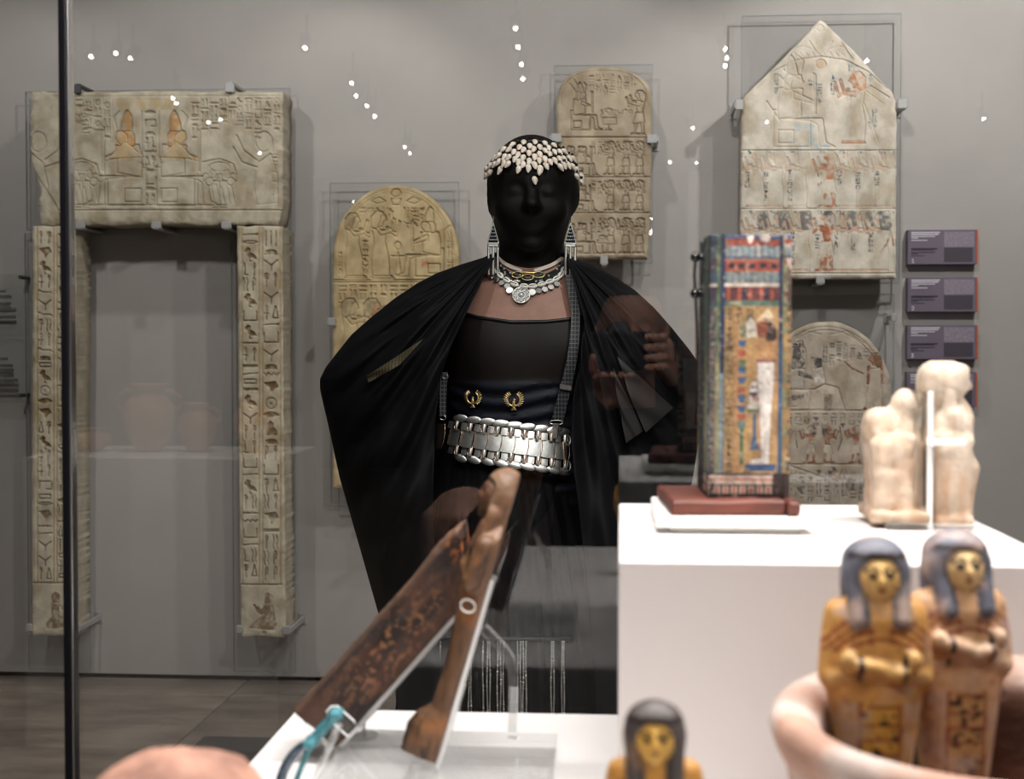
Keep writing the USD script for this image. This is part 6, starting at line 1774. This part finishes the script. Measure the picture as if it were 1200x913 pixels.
# ================================================================== the photographer, who shows only as a reflection in the glass
def photographer():
    t = thing('person', 'person in dark clothes holding a camera to the face, dimly mirrored in the glass', 'person', at=(0.03, -0.35, 0))
    z = EYE
    S = lambda *p: np.array(p, float)
    def body(X):
        d = S_ell(X, (.03, -.36, z - .48), (.19, .125, .34))
        d = smin(d, S_ell(X, (.03, -.36, z - .85), (.17, .125, .20)), .1)
        d = smin(d, S_cap(X, (.03, -.34, z - .20), (.03, -.32, z - .10), .06, .055), .05)
        for s, el, wr in ((1, (.30, -.26, z - .36), (.135, -.14, z - .085)), (-1, (-.22, -.26, z - .36), (-.05, -.10, z - .125))):
            d = smin(d, S_cap(X, (.03 + s * .18, -.36, z - .24), el, .065, .05), .05)
            d = smin(d, S_cap(X, el, wr, .05, .036), .03)
        for s in (-1, 1):
            d = smin(d, S_cap(X, (.03 + s * .09, -.36, z - .95), (.03 + s * .11, -.36, z - 1.36), .085, .055), .04)
            d = smin(d, S_ell(X, (.03 + s * .11, -.31, z - 1.365), (.045, .12, .034)), .03)
        return np.maximum(d, -(X[..., 2] - .004))
    v, f = nets(body, (-.40, -.60, -.01), (.45, .0, z - .05), .012)
    part(t, 'clothing', (v, f), 'navy_coat', True)
    def head(X):
        d = S_ell(X, (.03, -.26, z + .065), (.076, .098, .115))
        d = smin(d, S_ell(X, (.03, -.215, z - .01), (.05, .055, .06)), .03)
        d = smin(d, S_cap(X, (.03, -.165, z + .05), (.03, -.145, z + .018), .009, .014), .012)
        for s in (-1, 1):
            d = smin(d, S_ell(X, (.03 + s * .078, -.255, z + .03), (.010, .02, .03)), .008)
            d = smax(d, -S_ell(X, (.03 + s * .03, -.158, z + .052), (.018, .014, .010)), .012)
        d = smin(d, S_ell(X, (.03, -.163, z - .022), (.024, .010, .008)), .008)
        return smin(d, S_cap(X, (.03, -.27, z - .03), (.03, -.31, z - .13), .052, .055), .02)
    v, f = nets(head, (-.09, -.39, z - .14), (.15, -.11, z + .20), .006)
    part(t, 'head', (v, f), 'skin', True)
    v, f = nets(lambda X: np.maximum(S_ell(X, (.03, -.268, z + .078), (.084, .104, .112)), np.minimum(-(X[..., 2] - z - .085), 9) - .0 * X[..., 0]) if False else np.maximum(S_ell(X, (.03, -.268, z + .078), (.084, .104, .112)), (z + .095) - X[..., 2] - np.clip((-.22 - X[..., 1]) * 1.4, -.02, .14)), (-.07, -.39, z - .06), (.13, -.15, z + .21), .006)
    part(t, 'hair', (v, f), 'hair', True)
    def hand(wrist, palm, tips, thumb):
        def H(X):
            d = S_cap(X, wrist, palm, .024, .030)
            d = smin(d, S_cap(X, S(*palm) + S(0, 0, .022), S(*palm) - S(0, 0, .026), .020, .019), .02)
            for k, (a, b, c) in enumerate(tips):
                d = smin(d, np.minimum(S_cap(X, a, b, .0105, .0098), S_cap(X, b, c, .0098, .0085)), .005)
            d = smin(d, np.minimum(S_cap(X, thumb[0], thumb[1], .0125, .011), S_cap(X, thumb[1], thumb[2], .011, .0095)), .008)
            return d
        pts = np.vstack([wrist, palm] + [np.array(q) for q in tips] + [np.array(thumb)])
        v, f = nets(H, pts.min(0) - .045, pts.max(0) + .045, .0034)
        part(t, 'hand', (v, f), 'skin', True)
    # the hand on the grip: four fingers curl round the camera's front
    g = []
    for k, (zz, r) in enumerate(((.020, 1.0), (-.002, 1.06), (-.024, 1.0), (-.045, .86))):
        g.append(((.088, -.085, z + zz), (.093 + .004 * r, -.034, z + zz + .004), (.070 - .010 * r, -.018, z + zz + .003)))
    hand((.135, -.14, z - .085), (.095, -.098, z - .015), g, ((.09, -.115, z + .005), (.075, -.125, z + .025), (.055, -.122, z + .03)))
    g = []
    for k, (xx, r) in enumerate(((-.038, .95), (-.018, 1.05), (.002, 1.0), (.021, .85))):
        g.append(((xx - .01, -.085, z - .075), (xx, -.045, z - .068), (xx + .004, -.022 - .008 * (1 - r), z - .058)))
    hand((-.05, -.10, z - .125), (-.018, -.088, z - .088), g, ((-.04, -.085, z - .07), (-.056, -.075, z - .045), (-.055, -.066, z - .02)))
    c = thing('camera', 'black camera with round lens held by the mirrored person', 'camera', at=(0, -.09, z))
    part(c, 'body', rbox(-.066, .072, -.118, -.072, z - .048, z + .036, .006), 'black_plastic', label='black camera body')
    part(c, 'grip', rbox(.052, .078, -.085, -.046, z - .046, z + .030, .008), 'black_plastic')
    part(c, 'viewfinder', trimesh.convex.convex_hull(np.array([[x, y, zz] for x, y in ((-.03, -.116), (.03, -.116), (.022, -.074), (-.022, -.074)) for zz in (z + .034,)] + [[x, y, z + .058] for x in (-.016, .016) for y in (-.112, -.08)])), 'black_plastic')
    part(c, 'lens_barrel', place(lathe([(0, -.004), (.034, -.004), (.034, .024), (.036, .026), (.036, .050), (.033, .054), (.029, .054), (.027, .048), (0, .046)], (0, 0, 0), 40), trimesh.transformations.translation_matrix((0, -.072, z)) @ trimesh.transformations.rotation_matrix(-math.pi / 2, (1, 0, 0))), 'black_plastic', label='round black lens barrel')
    part(c, 'front_glass', place(ball((0, 0, 0), (.025, .025, .004), 2), trimesh.transformations.translation_matrix((0, -.028, z)) @ trimesh.transformations.rotation_matrix(-math.pi / 2, (1, 0, 0))), 'lens_coating', True)
    part(c, 'maker_plate', box(-.013, .013, -.0745, -.0725, z + .040, z + .049), 'ink_white') if False else None
photographer()

def hall_display():
    """A lit plinth of pots across the hall; the photograph shows it faintly in the glass inside the doorway stones."""
    x0, y0, zt = -1.62, -2.1, 1.02
    single('hall_plinth', 'pale plinth of pots across the hall, faintly mirrored inside the doorway stones', 'plinth', rbox(x0 - .45, x0 + .45, y0 - .3, y0 + .3, 0, zt, .003), 'white_paint')
    kinds = [('large two-handled clay jar mirrored inside the doorway stones, tallest of the pots', -.10, 1.0, 2), ('small clay jug mirrored inside the doorway stones, beside the tall jar', .08, .72, 1),
             ('wide-mouthed clay pot mirrored inside the doorway stones, nearest the inner jamb', .30, .85, 0), ('low clay bowl mirrored inside the doorway stones, at the post side', -.32, .34, 0)]
    for lab, dx, sc, hn in kinds:
        c = (x0 + dx, y0, zt + .0004); t = thing('clay_pot', lab, 'pot', at=c)
        pr = np.array([(0, 0), (.045, 0), (.05, .01), (.085, .07), (.10, .13), (.09, .175), (.055, .205), (.05, .225), (.07, .245), (.072, .25), (.06, .25), (.045, .228), (.04, .2), (0, .19)]) * sc * (np.array([1, 1]) if sc > .5 else np.array([2.2, 1]))
        part(t, 'vessel', lathe(pr, c, 40), 'clay_red', True)
        for s in ((-1, 1) if hn == 2 else (1,) if hn else ()):
            part(t, 'handle', tube([(c[0] + s * r * sc, y0, c[2] + z * sc) for r, z in ((.05, .215), (.085, .225), (.115, .20), (.118, .165), (.095, .145))], .009 * sc, 8), 'clay_red', True)
    spot('added_display_light', (x0 + .2, y0 + .9, 3.2), (x0, y0, zt + .1), 60, 26, .03)  # added spot, brightens the pots so their reflection shows
hall_display()
